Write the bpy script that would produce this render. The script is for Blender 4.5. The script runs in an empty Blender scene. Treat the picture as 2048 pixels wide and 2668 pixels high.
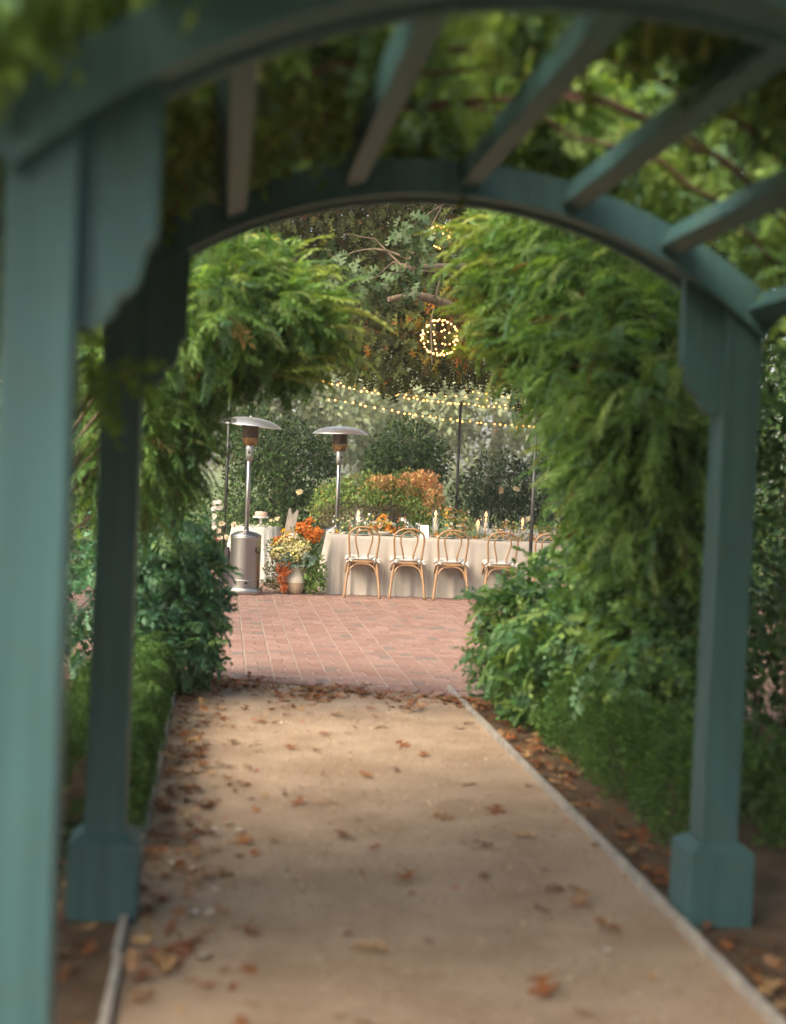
import bpy, bmesh, math, random
import numpy as np
from mathutils import Matrix, Vector

rng = np.random.default_rng(7)
random.seed(7)
SC = bpy.context.scene
COL = SC.collection
R = math.radians

# ------------------------------------------------------------------ camera
CAM_H, PITCH, ROLL, FPX = 1.68, 0.0305, 0.0440, 3850.0 / (2048 / 1680)
cam_data = bpy.data.cameras.new('camera')
cam = bpy.data.objects.new('camera', cam_data)
COL.objects.link(cam)
cam_data.sensor_fit = 'VERTICAL'
cam_data.sensor_height = 56.0
cam_data.lens = 3850.0 / 2668 * 56.0
cam_data.clip_start = 0.05
cam_data.clip_end = 2000
cam.matrix_world = (Matrix.Translation((0, 0, CAM_H)) @ Matrix.Rotation(math.pi / 2 - PITCH, 4, 'X')
                    @ Matrix.Rotation(ROLL, 4, 'Z'))
cam_data.dof.use_dof = True
cam_data.dof.focus_distance = 18.6
cam_data.dof.aperture_fstop = 2.1
SC.camera = cam

# ------------------------------------------------------------------ world, sun, exposure
SUN_EL, SUN_AZ = R(44), R(228)      # azimuth clockwise from +Y: behind the camera to its left
world = bpy.data.worlds.new('World')
SC.world = world
world.use_nodes = True
wn = world.node_tree.nodes
wl = world.node_tree.links
sky = wn.new('ShaderNodeTexSky')
sky.sky_type = 'NISHITA'
sky.sun_disc = False
sky.sun_elevation = SUN_EL
sky.sun_rotation = SUN_AZ
sky.altitude = 100
sky.air_density = 0.7
sky.dust_density = 5.0
sky.ozone_density = 0.6
wl.new(sky.outputs[0], wn['Background'].inputs[0])
wn['Background'].inputs[1].default_value = 0.14
sun_data = bpy.data.lights.new('sun', 'SUN')
sun_data.energy = 0.8
sun_data.angle = R(36)
sun_data.color = (1.0, 0.95, 0.88)
sun = bpy.data.objects.new('sun', sun_data)
COL.objects.link(sun)
sd = Vector((math.sin(SUN_AZ) * math.cos(SUN_EL), math.cos(SUN_AZ) * math.cos(SUN_EL), math.sin(SUN_EL)))
sun.rotation_euler = sd.to_track_quat('Z', 'Y').to_euler()
SC.view_settings.view_transform = 'Standard'
SC.view_settings.look = 'None'
SC.view_settings.gamma = 1.0
SC.view_settings.exposure = 2.15
SC.view_settings.use_white_balance = True
SC.view_settings.white_balance_temperature = 7500
SC.view_settings.white_balance_tint = 4
SC.render.engine = 'CYCLES'
cy = SC.cycles
cy.use_denoising = True
cy.max_bounces = 7
cy.diffuse_bounces = 4
cy.glossy_bounces = 3
cy.transmission_bounces = 6
cy.transparent_max_bounces = 16
cy.sample_clamp_indirect = 6.0
cy.use_adaptive_sampling = True
cy.adaptive_threshold = 0.02

# ------------------------------------------------------------------ layout helpers
_cp, _sp = math.cos(PITCH), math.sin(PITCH)
_f = np.array([0, _cp, -_sp]); _u0 = np.array([0, _sp, _cp]); _r0 = np.array([1.0, 0, 0])
_rt = math.cos(ROLL) * _r0 + math.sin(ROLL) * _u0
_up = -math.sin(ROLL) * _r0 + math.cos(ROLL) * _u0


def ray(px, py):
    return _f + (px - 840) / FPX * _rt - (py - 1094.3) / FPX * _up


def pt(px, py, d):
    """the point at distance d (metres north of the camera) that the survey sight (px, py) meets"""
    q = ray(px, py)
    return np.array([0, 0, CAM_H]) + q * (d / q[1])


def gnd(px, py, z=0.0):
    q = ray(px, py)
    return np.array([0, 0, CAM_H]) + q * ((z - CAM_H) / q[2])


YAW, AX, AY = 0.1152, 0.1418, 5.5004           # path direction, centre of the far arch
cyaw, syaw = math.cos(YAW), math.sin(YAW)


def W(u, v, z=0.0):
    return np.array([AX - syaw * u + cyaw * v, AY + cyaw * u + syaw * v, z])


UDIR = np.array([-syaw, cyaw, 0]); VDIR = np.array([cyaw, syaw, 0])


# ------------------------------------------------------------------ objects
def tag(o, label=None, cat=None, group=None, kind=None):
    if label: o['label'] = label
    if cat: o['category'] = cat
    if group: o['group'] = group
    if kind: o['kind'] = kind
    return o


def thing(name, loc, label, cat, group=None, rz=0.0, kind=None):
    o = bpy.data.objects.new(name, None)
    o.empty_display_size = 0.1
    COL.objects.link(o)
    o.location = tuple(float(c) for c in loc)
    o.rotation_euler = (0, 0, rz)
    return tag(o, label, cat, group, kind)


def link(name, me, parent=None, loc=None):
    o = bpy.data.objects.new(name, me)
    COL.objects.link(o)
    if parent is not None: o.parent = parent
    if loc is not None: o.location = tuple(float(c) for c in loc)
    return o


def copy_tree(o, parent=None):
    c = o.copy()
    COL.objects.link(c)
    c.parent = parent
    for ch in list(o.children):
        copy_tree(ch, c)
    return c


class MB:
    def __init__(self):
        self.v = []; self.f = []; self.s = []

    def _add(self, vs, fs, smooth):
        b = len(self.v)
        self.v.extend([tuple(map(float, q)) for q in vs])
        for q in fs:
            self.f.append(tuple(b + i for i in q)); self.s.append(smooth)
        return self

    def box(self, c, size, ax=None, bev=0.0):
        """box with axes ax (3 unit vectors) and chamfered edges"""
        c = np.array(c, float); h = np.array(size, float) / 2
        ax = np.eye(3) if ax is None else np.array(ax, float)
        if bev <= 0:
            vs = [c + sum(s[i] * h[i] * ax[i] for i in range(3)) for s in
                  [(-1, -1, -1), (1, -1, -1), (1, 1, -1), (-1, 1, -1), (-1, -1, 1), (1, -1, 1), (1, 1, 1), (-1, 1, 1)]]
            return self._add(vs, [(0, 3, 2, 1), (4, 5, 6, 7), (0, 1, 5, 4), (1, 2, 6, 5), (2, 3, 7, 6), (3, 0, 4, 7)], False)
        bm = bmesh.new()
        bmesh.ops.create_cube(bm, size=1.0)
        for v in bm.verts:
            v.co = Vector((v.co.x * 2 * h[0], v.co.y * 2 * h[1], v.co.z * 2 * h[2]))
        bmesh.ops.bevel(bm, geom=list(bm.edges), offset=bev, segments=2, affect='EDGES', profile=0.6)
        bm.verts.index_update()
        vs = [c + v.co.x * ax[0] + v.co.y * ax[1] + v.co.z * ax[2] for v in bm.verts]
        fs = [[v.index for v in f.verts] for f in bm.faces]
        bm.free()
        return self._add(vs, fs, False)

    def tube(self, pts, rad, seg=8, caps=True):
        P = [np.array(p, float) for p in pts]
        n = len(P)
        rad = [rad] * n if np.isscalar(rad) else list(rad)
        T = []
        for i in range(n):
            t = P[min(i + 1, n - 1)] - P[max(i - 1, 0)]
            T.append(t / (np.linalg.norm(t) + 1e-9))
        a = np.array([0, 0, 1.0]) if abs(T[0][2]) < 0.9 else np.array([1.0, 0, 0])
        nrm = a - T[0] * a.dot(T[0]); nrm /= np.linalg.norm(nrm)
        vs = []
        for i in range(n):
            nrm = nrm - T[i] * nrm.dot(T[i]); nrm /= (np.linalg.norm(nrm) + 1e-9)
            b = np.cross(T[i], nrm)
            for k in range(seg):
                an = 2 * math.pi * k / seg
                vs.append(P[i] + rad[i] * (math.cos(an) * nrm + math.sin(an) * b))
        fs = []
        for i in range(n - 1):
            for k in range(seg):
                k2 = (k + 1) % seg
                fs.append((i * seg + k, i * seg + k2, (i + 1) * seg + k2, (i + 1) * seg + k))
        self._add(vs, fs, True)
        if caps:
            b = len(self.v) - n * seg
            self.f.append(tuple(b + k for k in range(seg))[::-1]); self.s.append(False)
            self.f.append(tuple(b + (n - 1) * seg + k for k in range(seg))); self.s.append(False)
        return self

    def lathe(self, prof, seg=24, c=(0, 0, 0), axis=None, smooth=True, caps=True):
        c = np.array(c, float)
        A = np.eye(3) if axis is None else np.array(axis, float)
        vs = []
        for r, z in prof:
            for k in range(seg):
                an = 2 * math.pi * k / seg
                vs.append(c + r * math.cos(an) * A[0] + r * math.sin(an) * A[1] + z * A[2])
        fs = []
        for i in range(len(prof) - 1):
            for k in range(seg):
                k2 = (k + 1) % seg
                fs.append((i * seg + k, i * seg + k2, (i + 1) * seg + k2, (i + 1) * seg + k))
        self._add(vs, fs, smooth)
        if caps:
            b = len(self.v) - len(vs)
            if prof[0][0] > 1e-5: self.f.append(tuple(b + k for k in range(seg))[::-1]); self.s.append(False)
            if prof[-1][0] > 1e-5:
                e = b + (len(prof) - 1) * seg
                self.f.append(tuple(e + k for k in range(seg))); self.s.append(False)
        return self

    def prism(self, outline, o, ax, ay, az, depth):
        """closed 2-D outline (counter-clockwise in ax, ay) extruded along az"""
        o = np.array(o, float); n = len(outline)
        vs = [o + x * ax + y * ay for x, y in outline] + [o + x * ax + y * ay + depth * az for x, y in outline]
        fs = [tuple(range(n))[::-1], tuple(range(n, 2 * n))]
        fs += [(i, (i + 1) % n, n + (i + 1) % n, n + i) for i in range(n)]
        return self._add(vs, fs, False)

    def mesh(self, name, mat):
        me = bpy.data.meshes.new(name)
        me.from_pydata(self.v, [], self.f)
        me.polygons.foreach_set('use_smooth', self.s)
        if mat: me.materials.append(mat)
        me.update()
        return me

    def build(self, name, mat, parent=None, loc=None):
        return link(name, self.mesh(name, mat), parent, loc)


# ------------------------------------------------------------------ materials
def mat_new(name):
    m = bpy.data.materials.new(name)
    m.use_nodes = True
    return m, m.node_tree.nodes, m.node_tree.links, m.node_tree.nodes['Principled BSDF']


def rgb(c): return (c[0], c[1], c[2], 1.0)


def plain(name, c, rough=0.5, metal=0.0, spec=0.5, var=0.12, scale=8.0, bump=0.0, bscale=60.0, aniso=0.0, stretch=(1, 1, 1)):
    m, n, l, p = mat_new(name)
    tc = n.new('ShaderNodeTexCoord'); mp = n.new('ShaderNodeMapping'); mp.inputs['Scale'].default_value = stretch
    l.new(tc.outputs['Object'], mp.inputs[0])
    nz = n.new('ShaderNodeTexNoise'); nz.inputs['Scale'].default_value = scale; nz.inputs['Detail'].default_value = 5
    l.new(mp.outputs[0], nz.inputs['Vector'])
    cr = n.new('ShaderNodeValToRGB')
    cr.color_ramp.elements[0].position = 0.3; cr.color_ramp.elements[1].position = 0.7
    cr.color_ramp.elements[0].color = rgb([max(0, x * (1 - var)) for x in c])
    cr.color_ramp.elements[1].color = rgb([min(1, x * (1 + var)) for x in c])
    l.new(nz.outputs[0], cr.inputs[0]); l.new(cr.outputs[0], p.inputs['Base Color'])
    p.inputs['Roughness'].default_value = rough
    p.inputs['Metallic'].default_value = metal
    p.inputs['Specular IOR Level'].default_value = spec
    if aniso: p.inputs['Anisotropic'].default_value = aniso
    if bump:
        n2 = n.new('ShaderNodeTexNoise'); n2.inputs['Scale'].default_value = bscale; n2.inputs['Detail'].default_value = 4
        l.new(mp.outputs[0], n2.inputs['Vector'])
        b = n.new('ShaderNodeBump'); b.inputs['Strength'].default_value = bump; b.inputs['Distance'].default_value = 0.01
        l.new(n2.outputs[0], b.inputs['Height']); l.new(b.outputs[0], p.inputs['Normal'])
    return m


def leafmat(name, rough=0.55, trans=0.3, spec=0.22, tcol=(1.25, 1.15, 0.5)):
    """leaf, petal: colour from the leaf's own attribute, partly translucent"""
    m, n, l, p = mat_new(name)
    at = n.new('ShaderNodeAttribute'); at.attribute_name = 'tint'
    l.new(at.outputs['Color'], p.inputs['Base Color'])
    p.inputs['Roughness'].default_value = rough
    p.inputs['Specular IOR Level'].default_value = spec
    tr = n.new('ShaderNodeBsdfTranslucent')
    mx = n.new('ShaderNodeMix'); mx.data_type = 'RGBA'; mx.blend_type = 'MULTIPLY'; mx.inputs[0].default_value = 1.0
    l.new(at.outputs['Color'], mx.inputs[6]); mx.inputs[7].default_value = rgb(tcol)
    l.new(mx.outputs[2], tr.inputs[0])
    ms = n.new('ShaderNodeMixShader'); ms.inputs[0].default_value = trans
    l.new(p.outputs[0], ms.inputs[1]); l.new(tr.outputs[0], ms.inputs[2])
    l.new(ms.outputs[0], n['Material Output'].inputs[0])
    return m


def emit(name, c, strength):
    m, n, l, p = mat_new(name)
    p.inputs['Base Color'].default_value = rgb((0.8, 0.7, 0.5))
    p.inputs['Emission Color'].default_value = rgb(c)
    p.inputs['Emission Strength'].default_value = strength
    m.cycles.emission_sampling = 'NONE'
    return m


def glassmat(name, tint=(1, 1, 1), gloss=0.14):
    m, n, l, p = mat_new(name)
    n.remove(p)
    t = n.new('ShaderNodeBsdfTransparent'); t.inputs[0].default_value = rgb(tint)
    g = n.new('ShaderNodeBsdfGlossy'); g.inputs['Roughness'].default_value = 0.06
    lw = n.new('ShaderNodeLayerWeight'); lw.inputs[0].default_value = 0.35
    mp = n.new('ShaderNodeMath'); mp.operation = 'MULTIPLY_ADD'; mp.inputs[1].default_value = 0.32; mp.inputs[2].default_value = gloss * 0.2
    l.new(lw.outputs['Facing'], mp.inputs[0])
    ms = n.new('ShaderNodeMixShader')
    l.new(mp.outputs[0], ms.inputs[0]); l.new(t.outputs[0], ms.inputs[1]); l.new(g.outputs[0], ms.inputs[2])
    l.new(ms.outputs[0], n['Material Output'].inputs[0])
    return m


def groundmat(name, cols, scale_big, scale_small, rough=0.95, bump=0.4, speck=None):
    m, n, l, p = mat_new(name)
    tc = n.new('ShaderNodeTexCoord')
    a = n.new('ShaderNodeTexNoise'); a.inputs['Scale'].default_value = scale_big; a.inputs['Detail'].default_value = 6
    b = n.new('ShaderNodeTexNoise'); b.inputs['Scale'].default_value = scale_small; b.inputs['Detail'].default_value = 6
    b.inputs['Roughness'].default_value = 0.75
    for q in (a, b): l.new(tc.outputs['Object'], q.inputs['Vector'])
    ra = n.new('ShaderNodeValToRGB'); rb = n.new('ShaderNodeValToRGB')
    ra.color_ramp.elements[0].position = 0.35; ra.color_ramp.elements[1].position = 0.65
    ra.color_ramp.elements[0].color = rgb(cols[0]); ra.color_ramp.elements[1].color = rgb(cols[1])
    rb.color_ramp.elements[0].position = 0.32; rb.color_ramp.elements[1].position = 0.62
    rb.color_ramp.elements[0].color = rgb(cols[2]); rb.color_ramp.elements[1].color = rgb((1, 1, 1))
    l.new(a.outputs[0], ra.inputs[0]); l.new(b.outputs[0], rb.inputs[0])
    mx = n.new('ShaderNodeMix'); mx.data_type = 'RGBA'; mx.blend_type = 'MULTIPLY'; mx.inputs[0].default_value = 1.0
    l.new(ra.outputs[0], mx.inputs[6]); l.new(rb.outputs[0], mx.inputs[7])
    out = mx.outputs[2]
    if speck:
        vo = n.new('ShaderNodeTexVoronoi'); vo.inputs['Scale'].default_value = speck[0]
        l.new(tc.outputs['Object'], vo.inputs['Vector'])
        rc = n.new('ShaderNodeValToRGB')
        rc.color_ramp.elements[0].color = rgb((1, 1, 1)); rc.color_ramp.elements[1].color = rgb((0, 0, 0))
        rc.color_ramp.elements[0].position = 0.05; rc.color_ramp.elements[1].position = 0.2
        l.new(vo.outputs['Distance'], rc.inputs[0])
        m2 = n.new('ShaderNodeMix'); m2.data_type = 'RGBA'
        l.new(rc.outputs[0], m2.inputs[0]); l.new(out, m2.inputs[6]); m2.inputs[7].default_value = rgb(speck[1])
        out = m2.outputs[2]
    l.new(out, p.inputs['Base Color'])
    p.inputs['Roughness'].default_value = rough
    p.inputs['Specular IOR Level'].default_value = 0.2
    bp = n.new('ShaderNodeBump'); bp.inputs['Strength'].default_value = bump; bp.inputs['Distance'].default_value = 0.02
    l.new(b.outputs[0], bp.inputs['Height']); l.new(bp.outputs[0], p.inputs['Normal'])
    return m


M = {}
M['path'] = groundmat('decomposed_granite', [(0.43, 0.312, 0.232), (0.56, 0.425, 0.332), (0.72, 0.67, 0.61)], 2.4, 110, speck=(55, (0.24, 0.15, 0.09)), bump=0.9)
M['soil'] = groundmat('garden_soil', [(0.10, 0.064, 0.042), (0.18, 0.122, 0.08), (0.5, 0.45, 0.4)], 4, 60, bump=0.9)
M['lawn'] = groundmat('far_ground', [(0.06, 0.09, 0.03), (0.12, 0.15, 0.05), (0.6, 0.6, 0.5)], 0.6, 20)
M['sand'] = groundmat('joint_sand', [(0.40, 0.35, 0.30), (0.48, 0.43, 0.37), (0.7, 0.68, 0.65)], 6, 200)
M['paint'] = None
M['edge'] = plain('grey_timber_edge', (0.25, 0.23, 0.21), rough=0.8, var=0.25, scale=10, bump=0.4)
M['steel'] = plain('stainless_steel', (0.33, 0.325, 0.32), rough=0.36, metal=1.0, var=0.10, scale=9, aniso=0.88, stretch=(1, 1, 0.05))
for _k in ('steel',):
    _n = M[_k].node_tree.nodes; _p = _n['Principled BSDF']; _t = _n.new('ShaderNodeTangent'); _t.direction_type = 'RADIAL'; _t.axis = 'Z'
    M[_k].node_tree.links.new(_t.outputs[0], _p.inputs['Tangent']); _p.inputs['Anisotropic Rotation'].default_value = 0.25
M['steel_dull'] = plain('dull_steel', (0.33, 0.32, 0.31), rough=0.38, metal=1.0, var=0.12, scale=9)
M['alu'] = plain('aluminium_reflector', (0.78, 0.77, 0.76), rough=0.42, metal=1.0, var=0.05)
M['burnt'] = plain('heat_stained_steel', (0.30, 0.17, 0.08), rough=0.4, metal=0.9, var=0.5, scale=18)
M['sootmesh'] = plain('dark_burner_mesh', (0.07, 0.045, 0.035), rough=0.6, metal=0.5, var=0.4, scale=40)
M['black'] = plain('black_hole', (0.008, 0.008, 0.008), rough=0.8)
M['blackmetal'] = plain('black_pole_paint', (0.018, 0.017, 0.016), rough=0.45, var=0.2)
M['linen'] = plain('greige_linen', (0.37, 0.33, 0.295), rough=0.95, spec=0.1, var=0.05, scale=3, bump=0.15, bscale=250)
M['white_linen'] = plain('white_linen', (0.48, 0.47, 0.44), rough=0.95, spec=0.1, var=0.05, scale=3, bump=0.15, bscale=250)
M['oak'] = plain('bentwood_oak', (0.25, 0.142, 0.072), rough=0.45, var=0.22, scale=6, stretch=(1, 1, 0.3))
M['cushion'] = plain('white_cushion', (0.43, 0.42, 0.405), rough=0.95, spec=0.1, var=0.04, bump=0.2, bscale=40)
M['tablewood'] = plain('table_board', (0.3, 0.2, 0.12), rough=0.7)
M['vase'] = plain('stoneware_glaze', (0.46, 0.40, 0.32), rough=0.55, var=0.08, scale=20)
M['vase_raw'] = plain('raw_stoneware', (0.33, 0.24, 0.165), rough=0.9, var=0.12, scale=30, bump=0.3)
M['china'] = plain('white_china', (0.6, 0.58, 0.55), rough=0.25, var=0.03)
M['bowl'] = plain('sand_glazed_bowl', (0.5, 0.45, 0.38), rough=0.4, var=0.06)
M['napkin'] = plain('dark_green_napkin', (0.04, 0.075, 0.055), rough=0.95, var=0.2)
M['card'] = plain('menu_card', (0.74, 0.73, 0.72), rough=0.8, var=0.02)
M['ink'] = plain('grey_ink', (0.12, 0.12, 0.13), rough=0.9)
M['wax'] = plain('ivory_wax', (0.72, 0.55, 0.36), rough=0.5, var=0.03)
M['brass'] = plain('brass', (0.55, 0.36, 0.14), rough=0.3, metal=1.0)
M['cake'] = plain('cake_icing', (0.48, 0.31, 0.24), rough=0.8, var=0.1)
M['weathered'] = plain('weathered_grey_wood', (0.24, 0.21, 0.185), rough=0.9, var=0.3, scale=12, stretch=(4, 4, 0.4), bump=0.4)
M['darkcloth'] = plain('dark_plum_cloth', (0.022, 0.014, 0.02), rough=0.95, var=0.3)
M['bark'] = plain('oak_bark', (0.10, 0.07, 0.045), rough=0.95, var=0.45, scale=14, bump=0.8, bscale=30, stretch=(1, 1, 0.3))
M['vinebark'] = plain('vine_bark', (0.075, 0.035, 0.02), rough=0.9, var=0.35, scale=14)
M['glass'] = glassmat('clear_glass')
M['flame'] = emit('candle_flame', (1.0, 0.38, 0.08), 1.5)
M['bulb'] = emit('warm_bulb', (1.0, 0.36, 0.07), 1.6)
M['leaf'] = leafmat('leaf')
M['leaf_gloss'] = leafmat('glossy_leaf', rough=0.55, trans=0.2, spec=0.2)
M['leaf_soft'] = leafmat('soft_leaf', rough=0.6, trans=0.45, spec=0.2, tcol=(1.35, 1.3, 0.5))
M['leaf_oak'] = leafmat('oak_leaf', rough=0.65, trans=0.28, spec=0.12, tcol=(1.3, 1.05, 0.4))
M['leaf_sheen'] = leafmat('sheen_leaf', rough=0.45, trans=0.34, spec=0.28)
M['leaf_dry'] = leafmat('dry_leaf', rough=0.8, trans=0.12, spec=0.15, tcol=(1.1, 0.8, 0.5))
M['petal'] = leafmat('petal', rough=0.7, trans=0.25, spec=0.15, tcol=(1.1, 1.0, 0.9))


def brickmat():
    m, n, l, p = mat_new('clay_brick')
    at = n.new('ShaderNodeAttribute'); at.attribute_name = 'tint'
    tc = n.new('ShaderNodeTexCoord')
    a = n.new('ShaderNodeTexNoise'); a.inputs['Scale'].default_value = 35; a.inputs['Detail'].default_value = 6
    l.new(tc.outputs['Object'], a.inputs['Vector'])
    ra = n.new('ShaderNodeValToRGB')
    ra.color_ramp.elements[0].position = 0.3; ra.color_ramp.elements[1].position = 0.7
    ra.color_ramp.elements[0].color = rgb((0.78, 0.76, 0.74)); ra.color_ramp.elements[1].color = rgb((1.1, 1.1, 1.1))
    l.new(a.outputs[0], ra.inputs[0])
    mx = n.new('ShaderNodeMix'); mx.data_type = 'RGBA'; mx.blend_type = 'MULTIPLY'; mx.inputs[0].default_value = 1.0
    l.new(at.outputs['Color'], mx.inputs[6]); l.new(ra.outputs[0], mx.inputs[7])
    l.new(mx.outputs[2], p.inputs['Base Color'])
    p.inputs['Roughness'].default_value = 0.75
    p.inputs['Specular IOR Level'].default_value = 0.35
    bp = n.new('ShaderNodeBump'); bp.inputs['Strength'].default_value = 0.3; bp.inputs['Distance'].default_value = 0.004
    l.new(a.outputs[0], bp.inputs['Height']); l.new(bp.outputs[0], p.inputs['Normal'])
    return m


M['brick'] = brickmat()


def paintmat():
    m, n, l, p = mat_new('sage_paint')
    tc = n.new('ShaderNodeTexCoord'); mp = n.new('ShaderNodeMapping'); mp.inputs['Scale'].default_value = (26, 26, 1.2)
    l.new(tc.outputs['Object'], mp.inputs[0])
    g = n.new('ShaderNodeTexNoise'); g.inputs['Scale'].default_value = 1.0; g.inputs['Detail'].default_value = 7; g.inputs['Roughness'].default_value = .65
    l.new(mp.outputs[0], g.inputs['Vector'])
    r1 = n.new('ShaderNodeValToRGB'); r1.color_ramp.elements[0].position = .3; r1.color_ramp.elements[1].position = .72
    r1.color_ramp.elements[0].color = rgb((.026, .073, .082)); r1.color_ramp.elements[1].color = rgb((.045, .112, .124))
    l.new(g.outputs[0], r1.inputs[0])
    # grime, in patches and streaks
    d = n.new('ShaderNodeTexNoise'); d.inputs['Scale'].default_value = 2.6; d.inputs['Detail'].default_value = 8; d.inputs['Roughness'].default_value = .7
    l.new(tc.outputs['Object'], d.inputs['Vector'])
    r2 = n.new('ShaderNodeValToRGB'); r2.color_ramp.elements[0].position = .52; r2.color_ramp.elements[1].position = .78
    r2.color_ramp.elements[0].color = rgb((0, 0, 0)); r2.color_ramp.elements[1].color = rgb((.55, .55, .55))
    l.new(d.outputs[0], r2.inputs[0])
    mx = n.new('ShaderNodeMix'); mx.data_type = 'RGBA'
    l.new(r2.outputs[0], mx.inputs[0]); l.new(r1.outputs[0], mx.inputs[6]); mx.inputs[7].default_value = rgb((.05, .07, .055))
    # small chips down to the wood
    c = n.new('ShaderNodeTexVoronoi'); c.inputs['Scale'].default_value = 34
    l.new(tc.outputs['Object'], c.inputs['Vector'])
    r3 = n.new('ShaderNodeValToRGB'); r3.color_ramp.elements[0].position = .03; r3.color_ramp.elements[1].position = .05
    r3.color_ramp.elements[0].color = rgb((1, 1, 1)); r3.color_ramp.elements[1].color = rgb((0, 0, 0))
    l.new(c.outputs['Distance'], r3.inputs[0])
    m2 = n.new('ShaderNodeMix'); m2.data_type = 'RGBA'
    l.new(r3.outputs[0], m2.inputs[0]); l.new(mx.outputs[2], m2.inputs[6]); m2.inputs[7].default_value = rgb((.16, .12, .08))
    l.new(m2.outputs[2], p.inputs['Base Color'])
    p.inputs['Roughness'].default_value = .5; p.inputs['Specular IOR Level'].default_value = .35
    b = n.new('ShaderNodeBump'); b.inputs['Strength'].default_value = .35; b.inputs['Distance'].default_value = .004
    l.new(g.outputs[0], b.inputs['Height']); l.new(b.outputs[0], p.inputs['Normal'])
    return m


M['paint'] = paintmat()


# ------------------------------------------------------------------ leaf clouds
def nrmz(a):
    return a / (np.linalg.norm(a, axis=-1, keepdims=True) + 1e-9)


def frames(d, n):
    d = nrmz(d); n = n - d * np.sum(n * d, -1, keepdims=True); n = nrmz(n)
    return np.stack([d, np.cross(n, d), n], -1)


def rawmesh(name, V, T, tint, mat):
    me = bpy.data.meshes.new(name)
    V = np.ascontiguousarray(V, np.float32); T = np.ascontiguousarray(T, np.int32)
    me.vertices.add(len(V)); me.vertices.foreach_set('co', V.ravel())
    me.loops.add(T.size); me.loops.foreach_set('vertex_index', T.ravel())
    me.polygons.add(len(T)); me.polygons.foreach_set('loop_start', np.arange(0, T.size, 3, dtype=np.int32))
    me.update(calc_edges=True)
    at = me.attributes.new('tint', 'FLOAT_COLOR', 'POINT')
    c = np.ones((len(V), 4), np.float32); c[:, :3] = np.clip(tint, 0.003, 0.9)
    at.data.foreach_set('color', c.ravel())
    me.materials.append(mat)
    return me


def cloud(templates, pos, rot, scale, cols, jit=0.25):
    """templates: list of (V, T, island index); returns V, T, tint"""
    Vs, Ts, Cs = [], [], []
    base = 0
    which = rng.integers(0, len(templates), len(pos))
    for k, (tv, tt, ti) in enumerate(templates):
        ix = np.where(which == k)[0]
        if not len(ix): continue
        v = np.einsum('nij,vj->nvi', rot[ix], tv) * scale[ix][:, None, None] + pos[ix][:, None, :]
        ni = ti.max() + 1
        jj = (1 + jit * (rng.random((len(ix), ni)) * 2 - 1))[:, ti]
        c = cols[ix][:, None, :] * jj[..., None]
        nv = len(tv)
        t = tt[None] + (np.arange(len(ix)) * nv)[:, None, None] + base
        base += nv * len(ix)
        Vs.append(v.reshape(-1, 3)); Ts.append(t.reshape(-1, 3)); Cs.append(c.reshape(-1, 3))
    return np.concatenate(Vs), np.concatenate(Ts), np.concatenate(Cs)


def foliage(name, templates, pos, d, n, scale, cols, mat, parent, origin, jit=0.25, kind='stuff'):
    V, T, C = cloud(templates, pos - np.array(origin), frames(d, n), scale, cols, jit)
    o = link(name, rawmesh(name, V, T, C, mat), parent)
    return o


def T_oval(w=0.5, fold=0.12, bend=0.1):
    V = np.array([[0, 0, 0], [.45, w / 2, fold * .5], [.5, 0, -bend * .3], [.45, -w / 2, fold * .5], [1, 0, -bend]])
    return V, np.array([[0, 2, 1], [1, 2, 4], [0, 3, 2], [2, 3, 4]]), np.zeros(5, int)


def T_dia(w=0.55, fold=0.15):
    V = np.array([[0, 0, 0], [.5, w / 2, fold], [.5, -w / 2, fold], [1, 0, 0]])
    return V, np.array([[0, 3, 1], [0, 2, 3]]), np.zeros(4, int)


def T_oak(curl=0.0, twist=0.0, seed=0):
    r = np.random.default_rng(seed)
    half = [(0.10, .018), (.22, .10), (.26, .22), (.36, .27), (.35, .12), (.40, .055), (.50, .10), (.56, .30), (.68, .32), (.64, .14), (.66, .06), (.76, .10), (.84, .21), (.90, .17), (.90, .06)]
    half = [(x + r.normal(0, .012), y * r.uniform(.85, 1.15)) for x, y in half]
    V = [[0, 0.006, 0], [0, -0.006, 0]]
    L = len(half)
    V += [[x, y, 0] for x, y in half] + [[x, -y, 0] for x, y in half] + [[1, 0, 0]]
    mid = len(V); mids = [.2, .42, .66, .9]
    V += [[x, 0, 0] for x in mids]
    tip = 2 + 2 * L
    T = []

    def side(off, s):
        q = lambda i: off + i
        f = []
        a, b, c, e = mid, mid + 1, mid + 2, mid + 3
        f += [(0 if s > 0 else 1, a, q(0)), (q(0), a, q(1)), (q(1), a, q(4)), (q(1), q(4), q(2)), (q(2), q(4), q(3)),
              (a, b, q(5)), (a, q(5), q(4)), (b, q(6), q(5)), (b, c, q(10)), (b, q(10), q(6)), (q(6), q(10), q(9)), (q(6), q(9), q(7)), (q(7), q(9), q(8)),
              (c, q(11), q(10)), (c, e, q(14)), (c, q(14), q(11)), (q(11), q(14), q(12)), (q(12), q(14), q(13)), (e, tip, q(14))]
        for t in f: T.append(t if s > 0 else t[::-1])
    side(2, 1); side(2 + L, -1)
    V = np.array(V, float)
    x, y = V[:, 0].copy(), V[:, 1].copy()
    V[:, 2] = np.abs(y) * (0.25 + curl) - 0.18 * x * x + curl * 0.5 * np.sin(3 * x + seed) + twist * y * x
    return V, np.array(T), np.zeros(len(V), int)


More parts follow.
